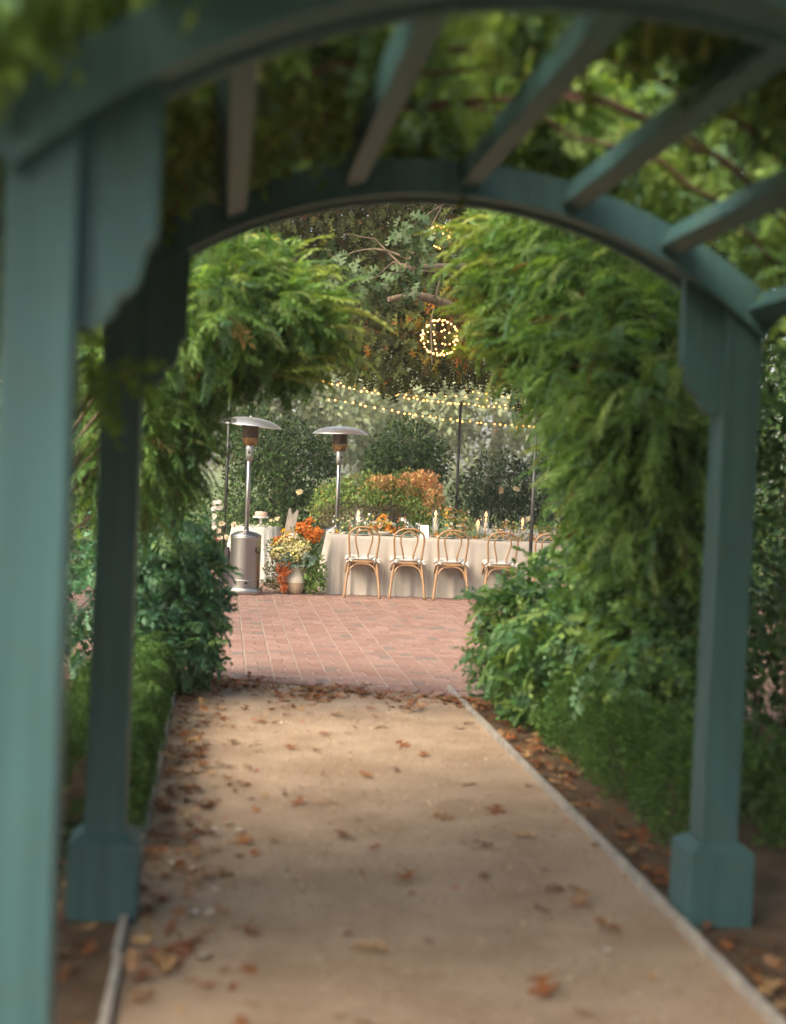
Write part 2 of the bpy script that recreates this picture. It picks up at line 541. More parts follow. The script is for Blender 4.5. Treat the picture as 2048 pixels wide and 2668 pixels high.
def T_spray(npair, leafL, leafW, droop, seed, ang=62):
    r = np.random.default_rng(seed)
    V, T, I = [], [], []
    side = r.normal(0, .12)

    def axis(t):
        return np.array([t * (1 - .25 * droop * t), side * t * t, -droop * t * t * .6])
    n = 5
    for i in range(n):
        t = i / (n - 1); a = axis(t)
        V += [a + [0, .006 * (1.2 - t), 0], a - [0, .006 * (1.2 - t), 0]]; I += [0, 0]
    for i in range(n - 1):
        b = 2 * i
        T += [(b, b + 1, b + 3), (b, b + 3, b + 2)]
    isl = 1
    for i in range(npair + 1):
        t = .16 + .84 * i / npair
        tan = axis(min(1, t + .02)) - axis(t - .02); tan /= np.linalg.norm(tan)
        for s in (1, -1):
            if i == npair and s == -1: continue
            a = R(ang + r.normal(0, 9)) if i < npair else 0.0
            sd = np.array([0, 1.0, 0]) * s
            d = tan * math.cos(a) + sd * math.sin(a) + np.array([0, 0, -.22 + r.normal(0, .18)])
            d /= np.linalg.norm(d)
            up = np.array([0, 0, 1.0]) + r.normal(0, .25, 3)
            up -= d * up.dot(d); up /= np.linalg.norm(up)
            sy = np.cross(up, d)
            ll = leafL * r.uniform(.8, 1.15) * (1 - .35 * abs(t - .5))
            lw = leafW * r.uniform(.85, 1.15)
            b = len(V); p0 = axis(t)
            V += [p0, p0 + d * ll * .45 + sy * lw / 2 + up * .012, p0 + d * ll * .5 - up * .004, p0 + d * ll * .45 - sy * lw / 2 + up * .012, p0 + d * ll - up * .03 * ll]
            I += [isl] * 5; isl += 1
            T += [(b, b + 2, b + 1), (b + 1, b + 2, b + 4), (b, b + 3, b + 2), (b + 2, b + 3, b + 4)]
    return np.array(V), np.array(T), np.array(I)


def T_flower(np_=7, cup=0.35, w=0.5):
    V, T = [[0, 0, 0]], []
    for k in range(np_):
        a = 2 * math.pi * k / np_; b = len(V)
        c, s = math.cos(a), math.sin(a)
        for rr, ww, zz in ((.6, w / 2, cup * .5), (.6, -w / 2, cup * .5), (1, 0, cup)):
            V.append([rr * c - ww * s, rr * s + ww * c, zz])
        T += [(0, b + 1, b), (b + 1, b + 2, b)]
    for k in range(np_):
        a = 2 * math.pi * (k + .5) / np_; b = len(V)
        c, s = math.cos(a), math.sin(a)
        for rr, ww, zz in ((.35, w / 3, cup * .8), (.35, -w / 3, cup * .8), (.6, 0, cup * 1.8)):
            V.append([rr * c - ww * s, rr * s + ww * c, zz])
        T += [(0, b + 1, b), (b + 1, b + 2, b)]
    return np.array(V, float), np.array(T), np.zeros(len(V), int)


OVAL = [T_oval(.5), T_oval(.42, .08, .2), T_oval(.58, .18, .05)]
DIA = [T_dia(.6), T_dia(.5, .08)]
OAK = [T_oak(0, 0, 1), T_oak(.1, .15, 2), T_oak(.05, -.2, 3)]
DRY = [T_oak(.1, .3, 4), T_oak(.25, -.3, 5), T_oak(.0, .4, 6), T_oak(.18, -.2, 7)]
for _t in DRY: _t[0][:, 2] = _t[0][:, 2] * .55 + .06 * np.sin(_t[0][:, 0] * 7)
SPRAY = [T_spray(6, .30, .145, .5, 11), T_spray(7, .27, .13, .7, 12), T_spray(5, .33, .16, .35, 13), T_spray(6, .28, .14, .9, 14)]
FERN = [T_spray(11, .25, .05, .5, 31, 52), T_spray(14, .19, .038, .55, 32, 42), T_spray(11, .23, .045, 1.1, 33, 50), T_spray(13, .22, .042, .45, 21, 46), T_spray(14, .2, .04, .7, 22, 44), T_spray(12, .24, .048, .3, 23, 48), T_spray(12, .22, .042, .9, 24, 42)]
FLOWER = [T_flower(7), T_flower(6, .5, .55), T_flower(8, .2, .45)]


def blob_pts(blobs, n, shell=0.35, rough=0.25):
    """points in a union of ellipsoids, denser to the surface; returns positions, outward directions"""
    w = np.array([b[1][0] * b[1][1] + b[1][0] * b[1][2] + b[1][1] * b[1][2] for b in blobs]); w = w / w.sum()
    k = rng.choice(len(blobs), n, p=w)
    c = np.array([b[0] for b in blobs], float)[k]; rad = np.array([b[1] for b in blobs], float)[k]
    d = nrmz(rng.normal(size=(n, 3)))
    rr = rng.random(n) ** shell
    lump = 1 + rough * np.sin(d[:, 0] * 5 + k * 1.7) * np.sin(d[:, 1] * 4 + k) * np.cos(d[:, 2] * 6 + k * 2.3)
    p = c + d * rad * (rr * lump)[:, None]
    return p, nrmz(d / rad), rr


def mixcols(n, pal, w=None, jit=0.15):
    pal = np.array(pal, float)
    k = rng.choice(len(pal), n, p=None if w is None else np.array(w) / np.sum(w))
    return pal[k] * (1 + jit * rng.normal(size=(n, 1)))


def rnd(n, s=1.0): return rng.normal(0, s, (n, 3))


UP = np.array([0, 0, 1.0])


def curve_pts(a, b, sag=0.0, n=8, wob=0.0):
    a = np.array(a, float); b = np.array(b, float)
    out = []
    for i in range(n + 1):
        t = i / n
        q = a + (b - a) * t + np.array([0, 0, sag * 4 * t * (1 - t)])
        if wob and 0 < i < n: q = q + rng.normal(0, wob, 3)
        out.append(q)
    return out


def catmull(P, n=8):
    P = [np.array(p, float) for p in P]
    P = [2 * P[0] - P[1]] + P + [2 * P[-1] - P[-2]]
    out = []
    for i in range(1, len(P) - 2):
        for k in range(n):
            t = k / n
            out.append(.5 * ((2 * P[i]) + (P[i + 1] - P[i - 1]) * t + (2 * P[i - 1] - 5 * P[i] + 4 * P[i + 1] - P[i + 2]) * t * t + (3 * P[i] - P[i - 1] - 3 * P[i + 1] + P[i + 2]) * t ** 3))
    out.append(P[-2])
    return out


# ================================================================== THE SETTING
VL, VR = -1.043, 0.984           # path edges, across the path
# patio edge (near), two surveyed ground points
E0 = gnd(420, 1449); E1 = gnd(1000, 1494)
ED = (E1 - E0); ED[2] = 0; ED /= np.linalg.norm(ED)
EN = np.array([-ED[1], ED[0], 0])                    # into the patio


def sheet(name, poly, z, mat, parent=None):
    me = bpy.data.meshes.new(name)
    me.from_pydata([(float(q[0]), float(q[1]), z) for q in poly], [], [tuple(range(len(poly)))])
    me.materials.append(mat); me.update()
    return link(name, me, parent)


tag(sheet('ground', [(-190, -40), (190, -40), (190, 340), (-190, 340)], -0.03, M['lawn']), 'open ground of the garden reaching far back', kind='structure')


def grid_sheet(name, us, vs, z, mat, amp=0.01, end=None):
    V, F = [], []
    for u in us:
        for v in vs:
            q = W(u, v, z)
            if end is not None:
                over = (q - E0).dot(EN)
                if over > end: q = q - UDIR * ((over - end) / UDIR.dot(EN))
            h = amp * (math.sin(q[0] * 2.3 + q[1] * .7) + math.sin(q[0] * 5.1 - q[1] * 3.3) * .5 + math.sin(q[1] * 1.9) * .6)
            V.append((q[0], q[1], z + h))
    n = len(vs)
    for i in range(len(us) - 1):
        for j in range(n - 1):
            F.append((i * n + j, i * n + j + 1, (i + 1) * n + j + 1, (i + 1) * n + j))
    me = bpy.data.meshes.new(name); me.from_pydata(V, [], F); me.materials.append(mat)
    me.polygons.foreach_set('use_smooth', [True] * len(F)); me.update()
    return link(name, me)


us = np.linspace(-7.5, 7.2, 90)
tag(grid_sheet('path', us, np.linspace(VL, VR, 24), 0.0, M['path'], 0.004, -0.004), 'tan decomposed granite garden path strewn with dry leaves', kind='structure')
tag(grid_sheet('soil_bed', us, np.linspace(-6, VL - .02, 30), -0.004, M['soil'], 0.012, -0.1), 'dark mulched bed on the far side of the left edging', kind='structure')
tag(grid_sheet('soil_bed', us, np.linspace(VR + .02, 6, 30), -0.004, M['soil'], 0.012, -0.1), 'dark mulched bed behind the right edging', kind='structure')

# ---- brick patio: basket weave parallel to the path, soldier course on the near edge
tag_p = sheet('brick_patio', [E0 - ED * 4.3, E0 + ED * 5.3, E0 + ED * 5.3 + EN * 12.6, E0 - ED * 4.3 + EN * 12.6], 0.002, M['sand'])
tag(tag_p, 'patio of pink clay bricks laid in basket weave', kind='structure')
patio = tag_p
BR_PAL = [(0.212, 0.122, 0.101), (0.228, 0.138, 0.117), (0.195, 0.109, 0.09), (0.24, 0.15, 0.128), (0.15, 0.114, 0.102), (0.208, 0.131, 0.107)]
BR_W = [.28, .24, .16, .16, .06, .10]
MOD = 0.214


def brick_geo(lx, ly, h=0.012, b=0.004):
    x, y = lx / 2, ly / 2
    V = [(-x, -y, 0), (x, -y, 0), (x, y, 0), (-x, y, 0), (-x, -y, h - b), (x, -y, h - b), (x, y, h - b), (-x, y, h - b),
         (-x + b, -y + b, h), (x - b, -y + b, h), (x - b, y - b, h), (-x + b, y - b, h)]
    F = [(4, 5, 9, 8), (5, 6, 10, 9), (6, 7, 11, 10), (7, 4, 8, 11), (8, 9, 10, 11), (0, 1, 5, 4), (1, 2, 6, 5), (2, 3, 7, 6), (3, 0, 4, 7)]
    return V, F


bricks = []                                            # (centre, angle, kind, colour index)
SOLD = 0.205
for i in range(-40, 50):
    for j in range(-10, 90):
        c = W(j * MOD, i * MOD) + UDIR * 5.0
        over = (c - E0).dot(EN)
        if over < SOLD + 0.02 or over > 12.5: continue
        s = (c - E0).dot(ED)
        if s < -4.2 or s > 5.2: continue
        edge = over < SOLD + MOD * .75
        if (i + j) % 2:
            for k in (-1, 1): bricks.append((c + UDIR * k * MOD / 4, YAW, 'a', edge))
        else:
            for k in (-1, 1): bricks.append((c + VDIR * k * MOD / 4, YAW, 'b', edge))
eang = math.atan2(ED[1], ED[0])
for k in range(-40, 64):
    bricks.append((E0 + ED * (k * 0.107 + .05) + EN * (SOLD / 2), eang, 's', False))
SIZES = {'a': (MOD - .014, MOD / 2 - .004), 'b': (MOD / 2 - .0105, MOD - .005), 's': (.101, SOLD - .006)}
bmesh_lib = {}
for kk, (lx, ly) in SIZES.items():
    for ci, c in enumerate(BR_PAL):
        V, F = brick_geo(lx, ly)
        me = bpy.data.meshes.new('brick')
        me.from_pydata(V, [], F)
        at = me.attributes.new('tint', 'FLOAT_COLOR', 'POINT')
        at.data.foreach_set('color', np.tile(np.array([*c, 1.0], np.float32), len(V)))
        me.materials.append(M['brick']); me.update()
        bmesh_lib[kk, ci] = me


def in_view(c):
    px = 840 + FPX * (c[0] / c[1])
    return 400 < px < 1120 and c[1] < 19.0


order = sorted(range(len(bricks)), key=lambda q: (not in_view(bricks[q][0]), bricks[q][0][1]))
near = set(order[:300])
SV, SF, SCc = [], [], []
for q, (c, ang, kk, edge) in enumerate(bricks):
    ci = int(rng.choice(len(BR_PAL), p=BR_W))
    dz = 0.002 + rng.normal(0, .0012)
    if q in near:
        o = link('brick', bmesh_lib[kk, ci], patio, (c[0], c[1], dz))
        o.rotation_euler = (rng.normal(0, .004), rng.normal(0, .004), ang + rng.normal(0, .006))
    else:
        V, F = brick_geo(*SIZES[kk])
        a = ang + rng.normal(0, .006); ca, sa = math.cos(a), math.sin(a)
        b = len(SV)
        SV += [(c[0] + x * ca - y * sa, c[1] + x * sa + y * ca, z + dz) for x, y, z in V]
        SF += [tuple(b + i for i in f) for f in F]
        SCc += [(*(np.array(BR_PAL[ci]) * rng.uniform(.93, 1.07)), 1.0)] * len(V)
me = bpy.data.meshes.new('brick_field'); me.from_pydata(SV, [], SF)
at = me.attributes.new('tint', 'FLOAT_COLOR', 'POINT'); at.data.foreach_set('color', np.array(SCc, np.float32).ravel())
me.materials.append(M['brick']); me.update()
tag(link('brick_field', me, patio), 'bricks of the patio running back under the tables', kind='stuff')

# ---- timber edging of the path, board by board
for side, v, u_end, lab in ((-1, VL - .015, 6.0, 'thin grey timber edging board line along the left of the path'),
                            (1, VR + .012, 5.62, 'pale grey timber edging board line along the right of the path')):
    e = thing('path_edging', W(0, v, 0), lab, 'edging')
    u = -6.5; k = 0
    while u < u_end:
        L = min(random.uniform(1.0, 1.5), u_end - u)
        off = random.uniform(-.004, .004)
        skew = random.uniform(-.004, .004)
        a = UDIR + VDIR * skew; a = a / np.linalg.norm(a)
        mb = MB().box(W(u + L / 2, v + off, .012 + random.uniform(-.006, .006)) - np.array(e.location), (.029, L - .02, .05),
                      ax=(np.cross(a, UP), a, UP), bev=.004)
        mb.build('board', M['edge'], e)
        u += L

# ================================================================== THE ARBOR
HS, ARC_R, ARC_Z, AL = 1.148, 1.95, 2.80, 2.41       # half span, arch radius, crown height, arch spacing
arbor = thing('arbor', W(-AL / 2, 0, 0), 'sage green painted timber arbor with two arches spanning the path', 'arbor')
A0 = np.array(arbor.location)
AXS = (VDIR, UDIR, UP)
for u in (-AL, 0):
    for s in (-1, 1):
        c = W(u, s * HS)
        ztop = ARC_Z - ARC_R + math.sqrt(ARC_R ** 2 - HS ** 2) - .06
        p = MB().box(c + UP * (ztop / 2 + .1) - A0, (.142, .150, ztop - .2), ax=AXS, bev=.006).build('post', M['paint'], arbor)
        pl = MB()
        pl.box(c + UP * .135 - A0, (.25, .25, .29), ax=AXS, bev=.006)
        V0 = len(pl.v)
        pl._add([c - A0 + VDIR * (x * a) + UDIR * (y * a) + UP * z for a, z in ((.124, .281), (.078, .314)) for x, y in ((-1, -1), (1, -1), (1, 1), (-1, 1))],
                [(0, 1, 5, 4), (1, 2, 6, 5), (2, 3, 7, 6), (3, 0, 4, 7), (4, 5, 6, 7)], False)
        pl.build('plinth', M['paint'], p)


def arch_outline(r0, r1, a0, a1, n=40):
    o = [(r0 * math.sin(a), ARC_Z - ARC_R + r0 * math.cos(a)) for a in np.linspace(a0, a1, n)]
    o += [(r1 * math.sin(a), ARC_Z - ARC_R + r1 * math.cos(a)) for a in np.linspace(a1, a0, n)]
    return o


for u in (-AL, 0):
    lim = 0.72
    for off, th in ((-.119, .042), (-.075, .150), (.077, .042)):
        mb = MB()
        r1 = ARC_R; r0 = ARC_R - .125
        if th > .1: r0, r1 = ARC_R - .110, ARC_R - .012
        A = list(np.linspace(-lim, lim, 61))
        # ring segments as quads so that the curve stays clean
        vs, fs = [], []
        for a in A:
            for r_, o_ in ((r0, 0), (r1, 0), (r1, th), (r0, th)):
                vs.append(W(u + off + o_, r_ * math.sin(a), ARC_Z - ARC_R + r_ * math.cos(a)) - A0)
        for i in range(len(A) - 1):
            for k in range(4):
                k2 = (k + 1) % 4
                fs.append((i * 4 + k, i * 4 + k2, i * 4 + 4 + k2, i * 4 + 4 + k))
        fs += [(3, 2, 1, 0), tuple(len(vs) - 4 + k for k in range(4))]
        mb._add(vs, fs, False)
        mb.build('arch_beam' if th < .1 else 'arch_core', M['paint'], arbor)
    # scalloped brackets in the corners
    for s in (-1, 1):
        x0 = HS - .072; z0 = 1.93; q_ = .68
        def arcz(x): return ARC_Z - ARC_R + math.sqrt((ARC_R - .112) ** 2 - x * x)
        prof = [(x0, z0)]
        prof += [(x0 - .05 - .012 * k, z0 + .012 * k * k / 3) for k in range(4)]
        prof += [(x0 - .11, z0 + .055), (x0 - .112, z0 + .09), (x0 - .128, z0 + .10)]
        for k in range(7):
            a = R(15 * k)
            prof.append((x0 - .128 - .06 * math.sin(a), z0 + .10 + .10 * (1 - math.cos(a)) + .02 * k / 6))
        prof += [(x0 - .195, z0 + .25), (x0 - .215, z0 + .262), (x0 - .222, z0 + .30)]
        prof.append((x0 - .225, arcz(x0 - .225)))
        prof += [(x0 - .12, arcz(x0 - .12)), (x0, arcz(x0))]
        prof = [(x0 - (x0 - x) * q_, z if k >= len(prof) - 3 else z0 + (z - z0) * q_) for k, (x, z) in enumerate(prof)]
        prof[-3] = (prof[-3][0], arcz(prof[-3][0])); prof[-2] = (prof[-2][0], arcz(prof[-2][0]))
        outl = [(s * x, z) for x, z in prof]
        MB().prism(outl, W(u - .03, 0) - A0, VDIR, UP, UDIR, .06).build('bracket', M['paint'], arbor)
for v in (-1.2, -.80, -.37, .07, .47, .86, 1.22):
    a = math.asin(v / ARC_R)
    rdir = VDIR * math.sin(a) + UP * math.cos(a); tdir = VDIR * math.cos(a) - UP * math.sin(a)
    zc = ARC_Z - ARC_R + (ARC_R - .05) * math.cos(a)
    c = W(-AL / 2, (ARC_R - .05) * math.sin(a), zc)
    MB().box(c - A0, (.072, AL - .245, .085), ax=(tdir, UDIR, rdir), bev=.004).build('purlin', M['paint'], arbor)

# ---- climbing vine over the arbor: stems and leaves
vine = thing('climbing_vine', W(-AL / 2, -HS - .25, 0), 'climbing vine with reddish stems and green leaves over the arbor roof', 'vine')
V0 = np.array(vine.location)


def roof(u, v, up=0.0):
    vv = max(-1.55, min(1.55, v))
    return W(u, v, ARC_Z - ARC_R + math.sqrt(ARC_R ** 2 - vv * vv) + up)


stems = []
stems.append([W(-.9, -HS - .3, 0), W(-.9, -HS - .28, 1.0), W(-.85, -HS - .2, 1.9), roof(-.8, -1.1, .05), roof(-.6, -.3, .08), roof(-.5, .6, .07), roof(-.3, 1.2, .06)])
stems.append([W(-1.9, -HS - .35, 0), W(-1.9, -HS - .3, 1.2), W(-1.95, -HS - .2, 2.1), roof(-2.2, -1.0, .14), roof(-2.9, -.5, .22), roof(-3.2, .0, .32)])
for u in (-1.8, -1.1, -.35):
    u2 = u + random.uniform(-.7, .7)
    stems.append([roof(u, -1.45, .04), roof(u + .1, -.8, .05), roof(.5 * (u + u2), -.1, .06 + random.uniform(0, .05)), roof(u2, .6, .05), roof(u2 + .1, 1.45, .04)])
stems.append([W(-.5, HS + .35, 0), W(-.5, HS + .3, 1.2), W(-.55, HS + .2, 2.0), roof(-.7, 1.0, .06), roof(-1.0, .2, .07), roof(-1.3, -.6, .06)])
for S in stems:
    c = [q + rng.normal(0, .012, 3) for q in catmull(S, 7)]
    MB().tube([q - V0 for q in c], [(.016 - .010 * i / len(c)) * rng.uniform(.8, 1.25) for i in range(len(c))], 6).build('stem', M['vinebark'], vine)
n = 12500
uu = rng.uniform(-AL - .6, .55, n); vv = rng.uniform(-1.75, 1.75, n)
dens = np.sin(uu * 3.1 + 1) * np.sin(vv * 2.7) + np.sin(uu * 1.3 - vv * 2.1) * .8 - .25 * (vv > .3)
keep = dens + rng.normal(0, .6, n) > np.where(uu < -1.1, -.55, .1)
uu, vv = uu[keep], vv[keep]
P = np.array([roof(a, b, .16 + abs(rng.normal(0, .14))) for a, b in zip(uu, vv)])
# leaves trailing down outside and between the left posts
blobs = [(pt(225, 770, 4.35), (.06, .15, .07)), (W(-1.0, -1.85, 2.0), (.2, .9, .5)), (W(-.9, -1.9, 1.3), (.18, 1.0, .6)),
         (W(-1.0, 1.6, 2.0), (.2, 1.0, .5)), (W(-.8, 1.65, 1.3), (.2, 1.0, .6)), (W(-2.6, -1.35, 2.62), (.3, .35, .2)),
         (W(.7, -.9, 3.35), (.5, .5, .35)), (W(.9, .2, 3.6), (.6, .5, .35)), (W(.7, 1.1, 3.3), (.5, .6, .4)), (W(1.0, 1.9, 2.9), (.5, .6, .45)), (W(1.2, .9, 4.0), (.7, .5, .3)), (W(1.0, -1.7, 2.9), (.4, .6, .5)), (W(1.3, -.4, 4.1), (.7, .5, .3)), (W(-1.0, -1.85, 2.7), (.3, 1.1, .5)), (W(-.9, -1.6, 3.1), (.5, 1.0, .2)), (W(-1.2, 1.8, 2.7), (.3, 1.3, .45)), (W(.05, .1, 3.0), (.5, .2, .16))]
p2, o2, _ = blob_pts(blobs, 4600)
P = np.concatenate([P, p2]); n = len(P)
d = rnd(n, .6) + np.array([0, 0, -.12]); nn = UP + rnd(n, .45)
foliage('foliage', SPRAY, P, d, nn, rng.uniform(.16, .27, n), mixcols(n, [(.12, .20, .055), (.17, .25, .07), (.11, .20, .11), (.23, .27, .09)], [.4, .3, .2, .1]), M['leaf_soft'], vine, V0)['kind'] = 'stuff'

# ================================================================== HEDGES AND SHRUBS ALONG THE PATH
BOXP = [(.055, .13, .03), (.075, .165, .04), (.04, .105, .03), (.12, .20, .05)]


def box_hedge(A, B, wid, hgt, n, label):
    A = np.array(A, float); B = np.array(B, float); A[2] = B[2] = 0
    L = np.linalg.norm(B - A); dr = (B - A) / L; sd = np.array([dr[1], -dr[0], 0])
    h = thing('box_hedge', (A + B) / 2, label, 'hedge', 'clipped box hedges along the path')
    c0 = (A + B) / 2
    s = rng.uniform(-.5, .5, n) * L
    ang = rng.uniform(-.12, math.pi + .12, n)                        # profile: rounded box
    lump = 1 + .10 * np.sin(s * 6.2 + np.cos(ang) * 2) + .07 * np.sin(s * 13 + ang * 5) + .05 * np.sin(s * 27 + ang * 9)
    depth = 1 - rng.random(n) ** 2 * .3
    cx = np.sign(np.cos(ang)) * np.abs(np.cos(ang)) ** .5; cz = np.abs(np.sin(ang)) ** .5
    P = s[:, None] * dr + (cx * wid / 2 * lump * depth)[:, None] * sd + (np.clip(cz * hgt * lump * depth, .015, 9))[:, None] * UP
    # rounded ends
    ends = np.abs(s) > L / 2 - .15
    P[ends] -= ((np.abs(s[ends]) - (L / 2 - .15)) * np.sign(s[ends]) * rng.random(ends.sum()))[:, None] * dr
    out = nrmz(cx[:, None] * sd + cz[:, None] * UP)
    d = nrmz(out + rnd(n, .55)); nn = UP * .6 + out * .6 + rnd(n, .5)
    V, T, C = cloud(DIA, P, frames(d, nn), rng.uniform(.016, .028, n), mixcols(n, BOXP, [.4, .3, .2, .1]), .2)
    link('foliage', rawmesh('foliage', V, T, C, M['leaf']), h)['kind'] = 'stuff'
    for k in range(int(L / .45)):
        q = (-L / 2 + .25 + k * .45) * dr
        MB().tube([q, q + np.array([.02, .01, hgt * .45]), q + np.array([-.04, .03, hgt * .8])], [.012, .009, .005], 5).build('stem', M['bark'], h)
    return h


box_hedge(W(.75, VL - .27), W(4.75, VL - .27), .46, .45, 66000, 'low clipped box hedge beside the left path edging')
HA = gnd(1075, 1490); HB = gnd(1545, 1850)
box_hedge(HA + np.array([.12, .05, 0]), HB + np.array([.1, 0, 0]), .55, .50, 72000, 'low clipped box hedge behind the right path edging')

WB = [(.075, .18, .06), (.115, .225, .065), (.06, .15, .07), (.18, .28, .08), (.12, .23, .12)]


def shrub(name, label, cat, base, blobs, n, templates, size, pal, w, mat, group=None, stems=7, droop=.3, shell=.35, nup=.7, jit=.25):
    t = thing(name, base, label, cat, group)
    b = np.array(t.location)
    P, out, rr = blob_pts(blobs, n, shell)
    P[:, 2] = np.maximum(P[:, 2], .03)
    d = out * .8 + rnd(n, .45) - UP * droop
    nn = UP * nup + out * .6 + rnd(n, .4)
    foliage('foliage', templates, P, d, nn, rng.uniform(size[0], size[1], n), mixcols(n, pal, w), mat, t, b, jit)['kind'] = 'stuff'
    for k in range(stems):
        tgt = blobs[k % len(blobs)]
        e = np.array(tgt[0]) + rng.normal(0, .25, 3) * np.array(tgt[1])
        st = b + np.array([rng.normal(0, .06), rng.normal(0, .06), 0])
        m = (st * [.75, .75, 0] + e * [.25, .25, .62]) + np.array([rng.normal(0, .05), rng.normal(0, .05), .05])
        h_ = np.linalg.norm(e - st)
        MB().tube([q - b for q in catmull([st, m, e], 5)], [.006 + .008 * h_ * (1 - i / 10) * .5 for i in range(11)], 6).build('stem', M['bark'], t)
    return t


def B(px, py, d, rx, ry, rz): return (pt(px, py, d), (rx, ry, rz))


# leafy shrub, left of the path by the patio
shrub('wisteria_shrub', 'bushy blue green shrub with paired leaflets left of the patio edge', 'shrub', gnd(350, 1455),
      [B(370, 1180, 10.6, .30, .3, .30), B(375, 1300, 10.6, .33, .35, .32), B(345, 1390, 10.4, .33, .35, .25), B(410, 1230, 10.7, .18, .25, .3), B(310, 1200, 10.8, .35, .4, .4),
       B(400, 1390, 10.5, .17, .25, .2), B(430, 1330, 10.6, .12, .2, .25), B(250, 1300, 10.5, .4, .4, .5)], 1500, SPRAY, (.12, .26), [(.06, .165, .085), (.09, .21, .09), (.05, .14, .09), (.15, .26, .09), (.11, .23, .15)], [.35, .25, .2, .1, .1], M['leaf_sheen'], stems=9, droop=.35)
# leafy shrub, right of the path
shrub('wisteria_shrub', 'spreading green shrub with paired leaflets overhanging the right path edging', 'shrub', gnd(1230, 1560),
      [B(1135, 1350, 10.2, .30, .4, .28), B(1230, 1280, 10.0, .36, .4, .32), B(1110, 1420, 9.9, .28, .35, .22), B(1250, 1400, 9.4, .45, .45, .35), B(1340, 1310, 9.2, .42, .5, .45),
       B(1180, 1470, 9.6, .22, .3, .15), B(1420, 1400, 8.2, .4, .5, .4), B(1400, 1230, 8.6, .45, .5, .45), B(1060, 1300, 10.3, .12, .25, .1)], 2900, SPRAY, (.11, .26), WB, [.32, .28, .15, .15, .1], M['leaf_sheen'], stems=10, droop=.25)

FP = [(.108, .205, .058), (.152, .26, .08), (.08, .168, .052), (.23, .31, .125), (.08, .17, .095), (.16, .10, .035)]
# feathery trees arching in from both sides
t = shrub('feathery_tree', 'feathery yellow green tree arching in from the left above the heaters', 'tree', W(4.0, -2.1),
      [B(510, 600, 9.2, .24, .4, .2), B(460, 660, 9.0, .28, .4, .28), B(580, 660, 9.2, .28, .4, .17), B(540, 720, 9.4, .26, .4, .16), B(640, 700, 9.3, .18, .35, .08),
       B(380, 760, 9.5, .24, .4, .22), B(350, 760, 9.5, .45, .5, .5), B(345, 930, 9.8, .15, .4, .3), B(290, 960, 9.6, .35, .5, .45), B(620, 770, 9.6, .15, .3, .05)],
      3300, FERN, (.17, .36), FP, [.3, .25, .2, .12, .13, .02], M['leaf_soft'], stems=11, droop=.12, nup=1.0)
t = shrub('feathery_tree', 'feathery yellow green tree arching in from the right of the path', 'tree', W(3.3, 2.0),
      [B(1100, 520, 9.2, .26, .4, .2), B(1190, 580, 8.8, .36, .4, .32), B(1130, 640, 9.0, .26, .4, .2), B(1290, 620, 8.3, .42, .5, .42), B(1210, 720, 8.8, .33, .45, .28), B(1340, 760, 8.0, .4, .5, .45),
       B(1270, 850, 8.6, .30, .45, .3), B(1380, 900, 7.9, .36, .5, .45), B(1320, 990, 8.5, .26, .4, .3), B(1430, 820, 7.6, .36, .5, .5), B(1440, 1050, 7.8, .34, .45, .42), B(1310, 1110, 9.0, .22, .35, .22),
       B(1390, 1130, 8.4, .28, .4, .3), B(1240, 490, 8.6, .4, .4, .3)],
      5200, FERN, (.16, .36), FP, [.32, .22, .26, .08, .12, .02], M['leaf_soft'], stems=14, droop=.15, nup=1.0)
# the long fronds that reach out over the path
for tr_, sg, ends in ((bpy.data.objects['feathery_tree'], 1, [(560, 560), (600, 575), (620, 600), (640, 640), (655, 665), (660, 690), (650, 720), (665, 745), (640, 770), (610, 790), (570, 800), (520, 545), (480, 530), (450, 560)]),
                      (bpy.data.objects['feathery_tree.001'], -1, [(1070, 480), (1050, 510), (1075, 560), (1085, 600), (1090, 640), (1080, 670), (1100, 700), (1120, 740), (1140, 780), (1190, 830), (1140, 480), (1230, 880), (1260, 940), (1120, 560)])):
    b = np.array(tr_.location)
    P = np.array([pt(px + rng.normal(0, 14), py + rng.normal(0, 12), (9.2 if sg > 0 else 8.9) + rng.normal(0, .15)) for px, py in ends for _ in range(5)]); n = len(P)
    d = np.tile([sg * .9, -.1, .28], (n, 1)) + rnd(n, .3)
    foliage('fronds', FERN, P, d, UP + rnd(n, .3), rng.uniform(.26, .42, n), mixcols(n, [(.20, .26, .07), (.26, .30, .10), (.15, .21, .05)]), M['leaf_soft'], tr_, b)['kind'] = 'stuff'
